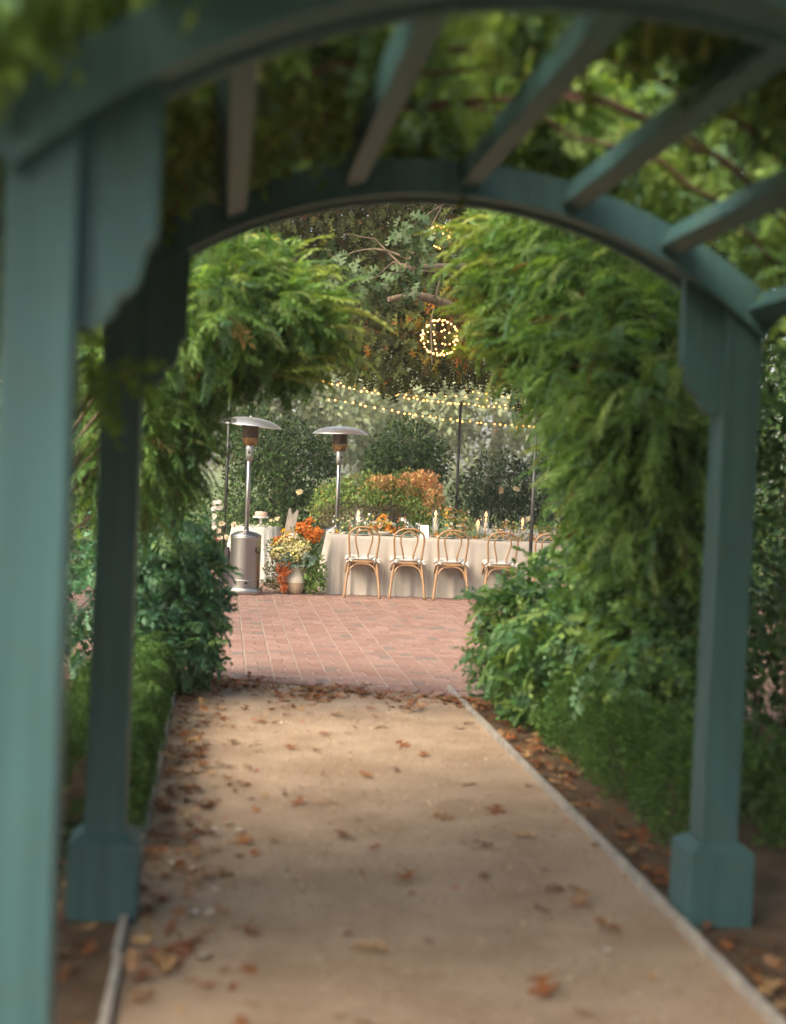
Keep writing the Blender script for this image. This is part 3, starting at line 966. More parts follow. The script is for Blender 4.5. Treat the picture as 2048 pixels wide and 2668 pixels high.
# darker background shrubs closing the sides
DK = [(.026, .062, .018), (.042, .085, .022), (.023, .058, .022), (.075, .125, .034)]
for lab, base, bl, n in (
        ('dark leafy shrub behind the left arbor posts', W(1.2, -2.1), [(W(1.2, -2.0, .7), (.5, .8, .7)), (W(2.4, -2.4, .9), (.6, .9, .7)), (W(0, -2.2, 1.2), (.5, .8, 1.0)), (W(-1.2, -2.1, .7), (.4, .8, .7)), (W(-.6, -2.5, 2.0), (.5, 1.0, .5)), (W(-1.1, -1.95, 1.9), (.32, 1.0, .7)), (W(-1.0, -2.1, 2.8), (.4, 1.1, .5))], 11000),
        ('dark leafy shrub behind the right arbor post', W(1.6, 2.1), [(W(1.2, 2.0, .6), (.45, .7, .6)), (W(2.2, 2.0, 1.2), (.6, .8, .9)), (W(.4, 2.0, 1.3), (.4, .8, .9)), (W(1.6, 2.2, 2.2), (.6, 1.0, .6)), (W(3.2, 1.9, .9), (.5, .7, .8)), (W(2.4, 2.9, .8), (.7, 1.2, .8)), (W(5, 2.8, 1.0), (.8, 1.2, .9))], 10500),
        ('tall dark hedge shrub left of the cake table', np.array([-4.2, 15.5, 0]), [((-4.0, 15, 1.2), (1.1, 1.6, 1.2)), ((-4.4, 17, 2.2), (1.3, 1.8, 1.4)), ((-3.4, 13.2, 1.0), (.7, 1.0, 1.0)), ((-4.0, 14, 3.0), (1.2, 1.6, 1.0))], 9000),
        ('tall dark hedge shrub right of the long table', np.array([4.4, 16.5, 0]), [((4.2, 15, 1.2), (1.3, 1.8, 1.2)), ((3.9, 13, 1.8), (1.1, 1.4, 1.4)), ((4.8, 18, 2.0), (1.4, 2.0, 1.6)), ((3.2, 11.5, 1.4), (.9, 1.2, 1.4)), ((4.2, 14, 3.3), (1.3, 2, 1.0))], 11000)):
    shrub('leafy_shrub', lab, 'shrub', base, bl, n, OVAL, (.05, .095), DK, [.4, .3, .2, .1], M['leaf_gloss'], 'dark shrubs closing in the garden', stems=8)
# the strap leaved plant by the left plinth
t = thing('strap_leaf_plant', gnd(150, 1890), 'small dark plant with broad leaves beside the left arbor plinth', 'plant')
b = np.array(t.location); n = 26
az = rng.uniform(0, 6.28, n)
d = np.stack([np.cos(az), np.sin(az), rng.uniform(.2, 1.2, n)], -1)
foliage('leaves', OVAL, np.tile(b + UP * .05, (n, 1)) + rnd(n, .03) + UP * rng.uniform(0, .2, (n, 1)), d, UP + rnd(n, .3), rng.uniform(.12, .24, n), mixcols(n, [(.03, .07, .03), (.05, .09, .035)]), M['leaf_gloss'], t, b)['kind'] = 'stuff'

# ================================================================== THE GREAT OAK AND THE TREES BEHIND
oak = thing('oak_tree', (4.6, 22.5, 0), 'great oak with lobed leaves hanging low over the patio', 'tree')
OB = np.array(oak.location)
trunk = MB().tube([(0, 0, -.05), (-.05, -.1, 1.0), (-.15, -.3, 2.6), (-.3, -.6, 4.2), (-.6, -.8, 6.0)], [.5, .38, .33, .28, .2], 12).build('trunk', M['bark'], oak)
limbs = [[(-.2, -.4, 3.0), (-1.6, -1.6, 3.9), (-3.2, -3.6, 4.2), (-4.6, -5.2, 4.0)], [(-.3, -.6, 4.0), (-2.2, -.6, 5.2), (-4.6, -.9, 5.9), (-7.2, -1.4, 6.0)],
         [(-.3, -.6, 4.3), (-1.0, -3.0, 5.6), (-2.0, -6.0, 6.2), (-3.4, -8.2, 6.0)], [(-.5, -.7, 5.0), (-3.4, .6, 6.6), (-6.0, 1.4, 7.4)], [(-.5, -.8, 5.6), (.8, -2.4, 7.0), (1.2, -5.0, 7.6)],
         [(-.2, -.5, 3.4), (1.0, -1.8, 4.4), (1.6, -4.0, 4.8)]]
tips = []
for Lm in limbs:
    c = catmull(Lm, 6)
    MB().tube(c, [.16 - .12 * i / len(c) for i in range(len(c))], 8).build('limb', M['bark'], trunk)
    for q in c[5:]:
        for _ in range(2):
            e = q + rng.normal(0, .55, 3) + np.array([0, 0, -.25])
            tips.append((q, e))
# the surveyed limb that shows in the middle of the canopy
c = [pt(985, 668, 17.2), pt(945, 648, 17.0), pt(890, 632, 16.8), pt(830, 640, 16.6)]
MB().tube([q - OB for q in catmull(c, 5)], [.075 - .003 * i for i in range(16)], 8).build('limb', M['bark'], trunk)
tw = MB()
for q, e in tips: tw.tube([q, (q + e) / 2 + rng.normal(0, .08, 3), e], [.018, .012, .005], 4, caps=False)
tag(tw.build('twigs', M['bark'], oak), kind='stuff')
OKP = [(.032, .042, .011), (.045, .058, .014), (.028, .036, .013), (.075, .085, .022), (.05, .03, .012)]
oblobs = []
for (px, py, dd, rx, ry, rz) in (
        (560, 470, 21, 1.4, 1.8, .9), (700, 420, 20, 1.4, 1.8, .8), (840, 560, 19.5, 1.2, 1.5, .7), (760, 650, 19, .9, 1.2, .6), (850, 740, 18.5, .9, 1.1, .5), (960, 690, 18.5, .9, 1.1, .6),
        (1020, 560, 19, 1.2, 1.4, .8), (1080, 420, 20, 1.4, 1.7, .9), (900, 400, 21, 1.4, 1.8, .8), (500, 300, 22, 1.6, 2, 1.0), (700, 250, 22, 1.6, 2, 1.0), (900, 230, 22, 1.7, 2, 1.0), (1120, 260, 21, 1.6, 2, 1.0),
        (1330, 330, 20, 1.6, 2, 1.0), (1520, 260, 20, 1.5, 2, 1.0), (1500, 450, 20, 1.4, 1.8, .9), (1320, 120, 21, 1.7, 2, .9), (1050, 90, 22, 1.7, 2, .9), (780, 80, 22, 1.7, 2, .9), (520, 130, 22, 1.7, 2, .9),
        (1080, 740, 18.6, .8, 1.1, .55), (1180, 780, 19, .9, 1.1, .6), (1600, 120, 20, 1.5, 2, 1.0), (820, 790, 18, .45, .8, .25), (760, 740, 18.4, .5, .8, .3), (900, 660, 20, 1.1, 1.2, .8), (800, 560, 22, 1.5, 1, 1.0), (950, 560, 22, 1.5, 1, 1.0), (870, 680, 22.5, 1.4, .8, .7), (700, 520, 22.5, 1.3, 1, 1), (970, 790, 18.4, .5, .7, .25), (1300, 600, 20, 1.4, 1.6, 1.0), (640, 580, 20.5, .9, 1.2, .7),
        (350, 380, 21, 1.5, 1.8, 1.1), (420, 560, 21, 1.3, 1.6, .9)):
    oblobs.append((pt(px, py, dd), (rx, ry, rz)))
n = 34000
P, out, rr = blob_pts(oblobs, n, .45)
cols = mixcols(n, OKP, [.36, .28, .2, .1, .06])
warm = pt(1030, 690, 18.5)
dist = np.linalg.norm((P - warm) / np.array([.9, 2.5, .55]), axis=1)
mk = (rng.random(n) < np.clip(1.3 - dist, 0, .75)) | (rng.random(n) < .025)
cols[mk] = mixcols(mk.sum(), [(.20, .075, .015), (.22, .12, .02), (.13, .05, .015), (.16, .13, .02)])
d = out * .4 + rnd(n, .5) - UP * .75
foliage('crown', OAK, P, d, out * .5 + np.array([0, -.35, .35]) + rnd(n, .55), rng.uniform(.12, .19, n), cols, M['leaf_oak'], oak, OB)['kind'] = 'stuff'
# unseen leaf layer added high overhead to dim the light on the patio
n = 4200
P, out, rr = blob_pts([((0, 14.2, 7.9), (3.2, 2.4, .6)), ((3.2, 16.2, 7.9), (2.6, 2.4, .7)), ((-2.8, 16.8, 8.2), (2.8, 2.2, .6)), ((.5, 18.5, 8.6), (3, 2, .7))], n, .6)
foliage('crown_overhead', OAK, P, rnd(n, .6) - UP * .3, UP + rnd(n, .5), rng.uniform(.15, .21, n), mixcols(n, OKP, [.36, .28, .2, .1, .06]), M['leaf_oak'], oak, OB)['kind'] = 'stuff'
# nearer spray of large pale oak leaves, sharp below the arch
ob2 = [(pt(880, 490, 14.5), (.30, .3, .14)), (pt(915, 530, 14.6), (.2, .3, .12)), (pt(770, 610, 15.0), (.28, .3, .16)), (pt(870, 600, 15.2), (.3, .3, .2)), (pt(720, 560, 15.4), (.22, .3, .12)), (pt(640, 640, 15.5), (.25, .3, .15))]
n = 230
P, out, rr = blob_pts(ob2, n, .5)
foliage('spray', OAK, P, out * .6 + rnd(n, .5) - UP * .5, UP * .6 + np.array([0, -.5, 0]) + rnd(n, .4), rng.uniform(.13, .19, n), mixcols(n, [(.05, .09, .036), (.038, .072, .03), (.085, .125, .065)]), M['leaf'], oak, OB)['kind'] = 'stuff'
for a_, b_ in (((1040, 430, 16), (880, 485, 14.5)), ((985, 600, 17), (770, 605, 15)), ((880, 560, 15.2), (720, 555, 15.4))):
    q = curve_pts(pt(*a_), pt(*b_), .12, 8)
    MB().tube([x - OB for x in q], [.014 - .0011 * i for i in range(9)], 5).build('twig', M['bark'], oak)


def far_tree(x, y, h, rad, n, pal, lab, size=(.2, .42), low=.14, mat=None, grp='trees far behind the patio'):
    t = thing('background_tree', (x, y, 0), lab, 'tree', grp)
    b = np.array([x, y, 0.0])
    bl = []
    for k in range(11):
        a = rng.uniform(0, 6.28); q = rng.uniform(0, .75) * rad
        z = rng.uniform(low, .95) * h
        s = rng.uniform(.32, .52) * rad
        bl.append((b + np.array([math.cos(a) * q, math.sin(a) * q, z]), (s, s, s * .8)))
    P, out, rr = blob_pts(bl, n, .4)
    P[:, 2] = np.maximum(P[:, 2], .1)
    foliage('crown', OVAL, P, out * .5 + rnd(n, .5) - UP * .3, out * .6 + UP * .4 + rnd(n, .4), rng.uniform(*size, n), mixcols(n, pal), mat or M['leaf'], t, b)['kind'] = 'stuff'
    MB().tube([(0, 0, -.05), (.1, 0, h * .3), (-.1, .1, h * .75)], [.03 * h, .022 * h, .008 * h], 8).build('trunk', M['bark'], t)
    return t


HAZE_PALE = [(.22, .26, .16), (.26, .30, .19), (.19, .24, .15), (.3, .32, .21)]  # distant haze and sunlight put into the leaf colour
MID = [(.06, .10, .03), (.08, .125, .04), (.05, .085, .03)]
far_tree(-4.5, 58, 11, 5.0, 9000, HAZE_PALE, 'pale hazy green tree in the gap above the second heater')
far_tree(1.0, 60, 11, 5.0, 9000, HAZE_PALE, 'pale hazy green tree behind the dark round shrub')
far_tree(7.5, 57, 11, 5.2, 9000, HAZE_PALE, 'pale hazy green tree behind the tall black pole')
far_tree(-7.0, 34, 10, 4.0, 7000, MID, 'mid green tree far behind the taller heater')
far_tree(9.0, 32, 11, 4.5, 7000, MID, 'mid green tree far behind the right end of the long table')
far_tree(4.4, 66, 12, 5.2, 9000, HAZE_PALE, 'pale hazy green tree beyond the right evergreen')
far_tree(-1.5, 80, 20, 9, 12000, HAZE_PALE, 'tall pale tree rising farthest behind the patio')
far_tree(-9.5, 24, 10, 3.8, 7000, DK, 'dark tree behind the left shrubs', low=.1)
far_tree(10, 21, 10, 4.0, 7000, DK, 'dark tree behind the right shrubs', low=.1)
far_tree(4.5, 36, 14, 5.0, 8000, MID, 'tall mid green tree behind the great oak', low=.4)
far_tree(-5.2, 28, 12, 3.6, 7000, MID, 'tall mid green tree behind the dark shrub at the left heater', low=.45)
# unseen tree added behind the camera, its crown blocking light from the arbor
t = thing('shade_tree', (3.4, -2.8, 0), 'leafy shade tree behind the entrance of the arbor', 'tree')
b = np.array(t.location); n = 16000
P, out, rr = blob_pts([((1.8, -3.0, 3.6), (2.2, 1.2, 1.6)), ((.2, -3.6, 3.6), (2.0, 1.2, 1.2)), ((4.4, -2.0, 3.4), (2.2, 1.6, 1.8)), ((3.0, -3.0, 1.6), (2.4, .9, 1.2)), ((.6, -4.0, 2.2), (2.2, .9, 1.2)), ((-1.5, -3.7, 2.8), (1.2, 1.0, 2.0))], n, .5)
foliage('crown', OVAL, P, out * .5 + rnd(n, .5) - UP * .3, UP * .6 + out * .3 + rnd(n, .5), rng.uniform(.09, .15, n), mixcols(n, MID), M['leaf'], t, b)['kind'] = 'stuff'
tr_ = MB().tube([(0, 0, -.05), (-.1, .1, 1.6), (-.2, .2, 3.0), (-.4, .3, 4.4)], [.2, .16, .14, .08], 10).build('trunk', M['bark'], t)
for e in ((-3.0, -.6, 4.4), (-1.6, .0, 4.2), (1.0, .8, 3.9), (-2.2, -1.0, 3.4)):
    MB().tube(catmull([(-.2, .25, 3.1), (np.array(e) + [-.2, .25, 3.6]) / 2, e], 5), [.08 - .006 * i for i in range(11)], 7).build('limb', M['bark'], tr_)

for x, y, h, lab in ((2.5, -9, 9, 'tree standing behind the shade tree'), (7.5, -5, 9, 'tree right of the shade tree'), (-9.5, 1, 8, 'tree left of the arbor beyond the shrubs'), (8.5, 4, 8, 'tree right of the arbor beyond the shrubs'), (-2.0, -12, 9, 'tree farthest behind the entrance of the arbor')):
    far_tree(x, y, h, 3.6, 5000, MID, 'leafy ' + lab, (.16, .28), .12, grp='trees round the entrance of the arbor')  # added out of view to cut the low sky light on the arbor

# shrubs at the back of the patio
shrub('evergreen_shrub', 'tall dark evergreen shrub behind the taller heater', 'shrub', pt(600, 1130, 24) * np.array([1, 1, 0]),
      [B(590, 960, 24, .8, .8, .6), B(640, 1010, 24, .65, .8, .6), B(560, 1060, 24, .8, .8, .55), B(650, 1090, 24, .6, .7, .4), B(690, 980, 24.2, .25, .5, .4), B(540, 960, 24.5, .6, .7, .7), B(500, 1100, 24.5, .7, .6, .4)], 9500, OVAL, (.06, .10), DK, [.4, .3, .2, .1], M['leaf_gloss'], 'evergreens behind the tables', stems=8)
shrub('evergreen_shrub', 'rounded dark evergreen shrub between the second heater and the tall pole', 'shrub', pt(870, 1120, 26) * np.array([1, 1, 0]),
      [B(870, 950, 26, .62, .7, .5), B(870, 1010, 26, .75, .8, .5), B(820, 985, 26, .4, .6, .4), B(925, 985, 26, .35, .6, .4), B(870, 1080, 26, .7, .7, .5)], 7000, OVAL, (.06, .10), DK, [.35, .35, .2, .1], M['leaf_gloss'], 'evergreens behind the tables', stems=7)
shrub('evergreen_shrub', 'dark evergreen shrub right of the tall black pole', 'shrub', pt(1070, 1130, 25) * np.array([1, 1, 0]),
      [B(1060, 1030, 25, .6, .7, .5), B(1010, 1060, 25, .4, .6, .4), B(1120, 1040, 25, .5, .6, .5), B(1080, 1090, 25, .8, .7, .3), B(1180, 1060, 24.5, .6, .7, .6), B(1240, 1000, 24, .7, .7, .8)], 7500, OVAL, (.06, .10), [(.035, .06, .03), (.05, .085, .04), (.03, .055, .03), (.08, .11, .06)], [.35, .35, .2, .1], M['leaf_gloss'], 'evergreens behind the tables', stems=7)
t = shrub('flowering_shrub', 'low green shrub flushed orange at its tips behind the long table', 'shrub', pt(800, 1130, 22.6) * np.array([1, 1, 0]),
      [B(790, 1050, 22.6, .5, .5, .30), B(715, 1060, 22.6, .32, .4, .26), B(860, 1050, 22.6, .5, .5, .32), B(900, 1080, 22.4, .4, .4, .3), B(690, 1090, 22.8, .2, .3, .2)], 5200, OVAL, (.045, .08), [(.19, .30, .08), (.23, .33, .1), (.14, .25, .07), (.6, .42, .14)], [.4, .3, .22, .08], M['leaf'], stems=8)
b = np.array(t.location); n = 2600
P, out, _ = blob_pts([B(885, 1035, 22.4, .26, .3, .18), B(925, 1060, 22.3, .17, .3, .24), B(905, 1025, 22.4, .22, .3, .13), B(820, 1032, 22.4, .28, .3, .10)], n, .3)
P = P[:2000]; out = out[:2000]; n = 2000
foliage('orange_tips', OVAL, P, out * .6 + rnd(n, .4) + UP * .3, out + rnd(n, .4), rng.uniform(.04, .07, n), mixcols(n, [(.72, .36, .19), (.74, .42, .23), (.66, .32, .19), (.68, .5, .22)]), M['leaf'], t, b)['kind'] = 'stuff'
shrub('ground_shrub', 'low purplish brown shrub at the foot of the second heater', 'shrub', pt(740, 1140, 22.0) * np.array([1, 1, 0]),
      [B(700, 1105, 22.0, .25, .3, .2), B(760, 1095, 22.1, .35, .3, .16), B(830, 1100, 22.1, .3, .3, .16)], 1900, OVAL, (.03, .055), [(.13, .085, .075), (.10, .07, .05), (.16, .11, .09), (.08, .09, .04)], None, M['leaf'], stems=5)

# ================================================================== PATIO HEATERS
def heater(loc, label, tilt=0.0, hz=2.21, rz=0.0):
    t = thing('patio_heater', loc, label, 'heater', 'stainless patio heaters', rz)
    ft = MB().lathe([(.0, 0), (.225, 0), (.232, .012), (.232, .07), (.222, .085), (.19, .088)], 40, caps=False).build('base', M['steel_dull'], t)
    hs = MB().lathe([(.188, .085), (.19, .09), (.19, .715), (.192, .72), (.192, .735), (.184, .745), (.12, .775), (.035, .79), (.03, .80)], 48, caps=False).build('tank_housing', M['steel'], t)
    for z in (.17, .70): MB().lathe([(.1915, z), (.1935, z + .004), (.1935, z + .01), (.1915, z + .014)], 48, caps=False).build('band', M['steel_dull'], hs)
    # oval hand hole and vent as black discs, inner shade put into the colour
    for az, z, a, c in ((-32, .56, .048, .042), (-78, .15, .02, .018)):
        ang = R(az); mb = MB(); vs = []
        for rr_, ins in ((1.0, .0012), (.86, .0012), (.8, -.02)):
            for k in range(20):
                q = 2 * math.pi * k / 20
                th = ang + rr_ * a * math.cos(q) / .19
                rad = .190 + ins
                vs.append((rad * math.cos(th), rad * math.sin(th), z + rr_ * c * math.sin(q)))
        fs = [(i * 20 + k, i * 20 + (k + 1) % 20, (i + 1) * 20 + (k + 1) % 20, (i + 1) * 20 + k) for i in range(2) for k in range(20)]
        fs.append(tuple(range(20)))
        mb._add(vs, fs, False).build('hand_hole_disc', M['black'], hs)
    MB().tube([(0, 0, .78), (0, 0, hz - .38)], .029, 20).build('pole', M['steel'], t)
    cb = MB().lathe([(.03, hz - .55), (.043, hz - .53), (.05, hz - .50), (.05, hz - .36), (.046, hz - .35)], 24, caps=False)
    cb.box((0, -.045, hz - .44), (.05, .03, .11), bev=.006)
    cb = cb.build('control_box', M['steel_dull'], t)
    MB().tube([(0, -.055, hz - .44), (0, -.078, hz - .44)], .014, 10).build('knob', M['black'], cb)
    MB().lathe([(.045, hz - .36), (.075, hz - .335), (.092, hz - .30), (.096, hz - .265)], 28, caps=False).build('burner_cup', M['burnt'], t)
    bg = MB()
    for z in (hz - .345, hz - .32, hz - .295, hz - .27):
        r_ = .075 + (z - hz + .345) * .35
        bg.tube([(r_ * math.cos(q), r_ * math.sin(q), z) for q in np.linspace(0, 2 * math.pi, 29)], .005, 5, caps=False)
    for k in range(14):
        q = 2 * math.pi * k / 14
        bg.tube([(.078 * math.cos(q), .078 * math.sin(q), hz - .345), (.108 * math.cos(q), .108 * math.sin(q), hz - .25)], .004, 4)
    bg.build('burner_guard', M['burnt'], t)
    MB().lathe([(.0, hz - .255), (.103, hz - .255), (.106, hz - .245), (.106, hz - .09), (.1, hz - .075)], 36, caps=False).build('emitter_screen', M['sootmesh'], t)
    ca, sa = math.cos(tilt), math.sin(tilt)
    A = ((ca, 0, -sa), (0, 1, 0), (sa, 0, ca))
    prof = [(.0, .0), (.10, -.004), (.20, -.018), (.29, -.043), (.36, -.078), (.395, -.104), (.405, -.112), (.400, -.114), (.36, -.086), (.29, -.051), (.2, -.026), (.0, -.01)]
    dome = MB().lathe(prof, 56, c=(0, 0, hz), axis=A, caps=False).build('reflector', M['alu'], t)
    MB().lathe([(.0, .022), (.014, .02), (.016, .0)], 12, c=(0, 0, hz - .002), axis=A, caps=False).build('wing_nut', M['steel'], dome)
    return t


h1 = pt(521, 1272, 18.45); h1[2] = .012
heater(h1, 'stainless steel patio heater standing on the bricks left of the tables', tilt=R(3.5))
h2 = pt(714, 1240, 21.0); h2[2] = .012
heater(h2, 'stainless steel patio heater rising behind the long table', tilt=R(-1.0), rz=.5)

# ================================================================== TABLES AND CLOTHS
def table(name, x0, x1, y0, y1, h, label, cat='table', group=None):
    t = thing(name, ((x0 + x1) / 2, (y0 + y1) / 2, .012), label, cat, group)
    wx, wy = (x1 - x0) / 2 - .01, (y1 - y0) / 2 - .01
    MB().box((0, 0, h - .03), (2 * wx, 2 * wy, .03)).build('tabletop', M['tablewood'], t)
    for sx in (-1, 1):
        for sy in (-1, 1):
            MB().box((sx * (wx - .12), sy * (wy - .12), (h - .045) / 2), (.06, .06, h - .046)).build('leg', M['tablewood'], t)
    return t


def cloth(name, per, h, flare, foldamp, freq, mat, label, seed=0, corners=None):
    """per: list of (x, y, nx, ny) round the top; falls to the floor in folds"""
    r = np.random.default_rng(seed)
    n = len(per); vs, fs = [], []
    ph = r.uniform(0, 6.28, 6)
    acc = 0; dist = [0]
    for i in range(1, n): acc += math.hypot(per[i][0] - per[i - 1][0], per[i][1] - per[i - 1][1]); dist.append(acc)
    tot = acc + math.hypot(per[0][0] - per[-1][0], per[0][1] - per[-1][1])
    lev = [(h + .001, -.012, 0), (h, -.004, 0), (h - .004, 0.0, 0)] + [(h * (1 - t) + .014 * t - .004 * (1 - t), flare * t ** 1.2, t) for t in np.linspace(.06, 1, 13)]
    for z, off, t in lev:
        for i, (x, y, nx, ny) in enumerate(per):
            s = dist[i] / tot * 2 * math.pi
            fold = sum(math.sin(s * round(freq * m_) + ph[k]) * a for k, (m_, a) in enumerate(((1, .6), (1.7, .35), (2.6, .18), (.5, .3))))
            amp = foldamp * (corners[i] if corners is not None else 1.0)
            o = off + amp * fold * t ** .8
            vs.append((x + nx * o, y + ny * o, z + (.006 * math.sin(s * freq) if t == 1 else 0)))
    for k in range(len(lev) - 1):
        for i in range(n):
            j = (i + 1) % n
            fs.append((k * n + i, (k + 1) * n + i, (k + 1) * n + j, k * n + j))
    mb = MB()
    mb._add(vs, fs, True)
    mb.f.append(tuple(range(n))); mb.s.append(False)
    return mb


def rect_per(x0, x1, y0, y1, rc=.03, step=.03):
    P = []
    cs = [(x1 - rc, y0 + rc, -90), (x1 - rc, y1 - rc, 0), (x0 + rc, y1 - rc, 90), (x0 + rc, y0 + rc, 180)]
    for k, (cx, cy_, a0) in enumerate(cs):
        for q in range(9):
            a = R(a0 + 90 * q / 8)
            P.append((cx + rc * math.cos(a), cy_ + rc * math.sin(a), math.cos(a), math.sin(a)))
        nx_, ny_, a1 = cs[(k + 1) % 4]
        e = P[-1]; s = (nx_ + rc * math.cos(R(a1)), ny_ + rc * math.sin(R(a1)))
        L = math.hypot(s[0] - e[0], s[1] - e[1]); m_ = int(L / step)
        for q in range(1, m_):
            f_ = q / m_; P.append((e[0] + (s[0] - e[0]) * f_, e[1] + (s[1] - e[1]) * f_, e[2], e[3]))
    cor = []
    for x, y, nx, ny in P:
        dd = min(math.hypot(x - a, y - b_) for a in (x0, x1) for b_ in (y0, y1))
        cor.append(.6 + 1.4 * math.exp(-(dd / .22) ** 2))
    return P, cor


TY0, TD, TL_, TH = 19.0, 1.1, 3.3, .765
T0 = pt(710, 1149, TY0); T0[2] = 0


def TP(a, b_, z=0.0): return T0 + VDIR * a + UDIR * b_ + UP * z


tcn = TP(TL_ / 2, TD / 2)
tb = table('long_table', tcn[0] - TL_ / 2, tcn[0] + TL_ / 2, tcn[1] - TD / 2, tcn[1] + TD / 2, TH - .012, 'long dining table under a greige cloth behind the bentwood chairs')
tb.rotation_euler = (0, 0, YAW)
per, cor = rect_per(-TL_ / 2, TL_ / 2, -TD / 2, TD / 2)
mb = cloth('tablecloth', per, TH + .004, .08, .036, 46, M['linen'], '', 3, cor)
o = tag(mb.build('tablecloth', M['linen'], None, (tcn[0], tcn[1], .0)), 'greige linen cloth falling to the bricks over the long dining table', 'tablecloth')
o.rotation_euler = (0, 0, YAW)
# second table farther back at the right
S0 = pt(1035, 1137, 22.6)
table('back_table', S0[0], S0[0] + 2.4, 22.6, 23.4, TH - .012, 'farther dining table under a white cloth at the right')
tc2 = (S0[0] + 1.2, 23.0)
per, cor = rect_per(-1.2, 1.2, -.4, .4)
tag(cloth('tablecloth', per, TH + .004, .07, .03, 36, M['white_linen'], '', 5, cor).build('tablecloth', M['white_linen'], None, (*tc2, 0)), 'white cloth over the farther table at the right', 'tablecloth')
# round cake table
CT = pt(548, 1124, 20.6); CT[2] = 0
t = thing('round_table', (CT[0], CT[1], .012), 'round cake table under a pale pleated cloth behind the heater', 'table')
MB().lathe([(0, TH - .045), (.32, TH - .045), (.325, TH - .02), (0, TH - .02)], 32, caps=False).build('tabletop', M['tablewood'], t)
MB().tube([(0, 0, 0.02), (0, 0, TH - .045)], .04, 12).build('pedestal', M['tablewood'], t)
MB().lathe([(0, 0), (.25, 0), (.25, .015), (.05, .03)], 24, caps=False).build('foot', M['tablewood'], t)
per = [(.34 * math.cos(a), .34 * math.sin(a), math.cos(a), math.sin(a)) for a in np.linspace(0, 2 * math.pi, 181)[:-1]]
tag(cloth('tablecloth', per, TH + .01, .17, .026, 19, M['white_linen'], '', 9).build('tablecloth', M['white_linen'], None, (CT[0], CT[1], 0)), 'pale cloth hanging in pleats over the round cake table', 'tablecloth')
t = thing('cake_stand', (CT[0] + .06, CT[1], TH + .011), 'white footed cake stand on the round table', 'cake stand')
MB().lathe([(0, 0), (.06, 0), (.055, .012), (.018, .03), (.016, .09), (.05, .11), (.0, .112)], 24, caps=False).build('foot', M['china'], t)
MB().lathe([(0, .112), (.108, .112), (.112, .122), (.112, .135), (.0, .134)], 36, caps=False).build('plate', M['china'], t)
t = thing('cake', (CT[0] + .06, CT[1], TH + .146), 'small flat pink brown cake on the white stand', 'cake')
MB().lathe([(0, 0), (.085, 0), (.088, .01), (.087, .05), (.08, .058), (0, .058)], 32, caps=False).build('cake_body', M['cake'], t)
MB().lathe([(0, .0585), (.079, .0585), (.08, .063), (0, .066)], 32, caps=False).build('icing', M['china'], t)


def garland(name, label, cat, base, pts, nleaf, nflow, fpal, rad, lsz, fsz, lpal=None, group=None):
    t = thing(name, base, label, cat, group)
    b = np.array(t.location)
    bl = [(np.array(p), rad) for p in pts]
    P, out, _ = blob_pts(bl, nleaf, .5)
    P[:, 2] = np.maximum(P[:, 2], b[2] + .005)
    foliage('leaves', OVAL, P, out * .6 + rnd(nleaf, .5) + UP * .25, out + UP * .3 + rnd(nleaf, .4), rng.uniform(*lsz, nleaf), mixcols(nleaf, lpal or [(.09, .16, .05), (.06, .11, .045), (.13, .18, .07)]), M['leaf'], t, b)['kind'] = 'stuff'
    if nflow:
        P, out, _ = blob_pts(bl, nflow, .15)
        P[:, 2] = np.maximum(P[:, 2], b[2] + .015)
        dd = nrmz(out + UP * .4 + np.array([0, -.5, 0]) + rnd(nflow, .3))
        foliage('blossoms', FLOWER, P, np.cross(dd, rnd(nflow)), dd, rng.uniform(*fsz, nflow), mixcols(nflow, fpal, None, .08), M['petal'], t, b, .12)['kind'] = 'stuff'
    return t


garland('table_greenery', 'green and cream trimmings round the cake stand', 'flowers', (CT[0], CT[1], TH + .011),
        [(CT[0] + .3 * math.cos(a), CT[1] + .3 * math.sin(a), TH + .03) for a in np.linspace(3.2, 6.2, 9)], 260, 14, [(.6, .55, .4), (.6, .3, .1), (.65, .6, .5)], (.06, .06, .03), (.025, .05), (.015, .025))
garland('rose_posy', 'cream roses at the right edge of the round cake table', 'flowers', (CT[0] + .24, CT[1] - .05, TH + .011),
        [(CT[0] + .22, CT[1] - .05, TH + .07), (CT[0] + .30, CT[1] - .05, TH + .08)], 40, 9, [(.68, .62, .45), (.66, .58, .38)], (.05, .04, .06), (.03, .05), (.025, .035))
# weathered notched board and dark draped stand behind and beside the cake table
wb = pt(607, 1215, 21.6)
bx_ = thing('wooden_board', (wb[0] - .05, 21.6, .012), 'weathered grey wooden board with a notched top behind the cake table', 'board')
lean = .16
outl = [(-.075, 0), (.075, 0), (.075, .97), (.05, .985), (.025, .94), (.0, .905), (-.025, .94), (-.05, 1.0), (-.075, .985)]
MB().prism(outl, (0, 0, 0), np.array([1, 0, 0.0]), np.array([lean, 0, 1.0]), np.array([0, 1.0, 0]), .03).build('plank', M['weathered'], bx_)
dc = pt(478, 1245, 19.8)
t = thing('draped_stand', (dc[0], 19.8, .012), 'dark plum cloth draped over a slim stand left of the heater', 'cloth stand')
mb = MB(); vs, fs = [], []
for i, (rr_, z) in enumerate(((.02, .50), (.03, .49), (.045, .38), (.07, .25), (.095, .12), (.105, .01))):
    for k in range(28):
        a = 2 * math.pi * k / 28; q = rr_ * (1 + .22 * math.sin(a * 5 + z * 4) * (1 - z * 1.6))
        vs.append((q * math.cos(a) + .03 - .05 * z * 0, q * math.sin(a), z))
for i in range(5):
    for k in range(28): fs.append(((i + 1) * 28 + k, (i + 1) * 28 + (k + 1) % 28, i * 28 + (k + 1) % 28, i * 28 + k))
fs.append(tuple(range(28)))
mb._add(vs, fs, True).build('drape', M['darkcloth'], t)
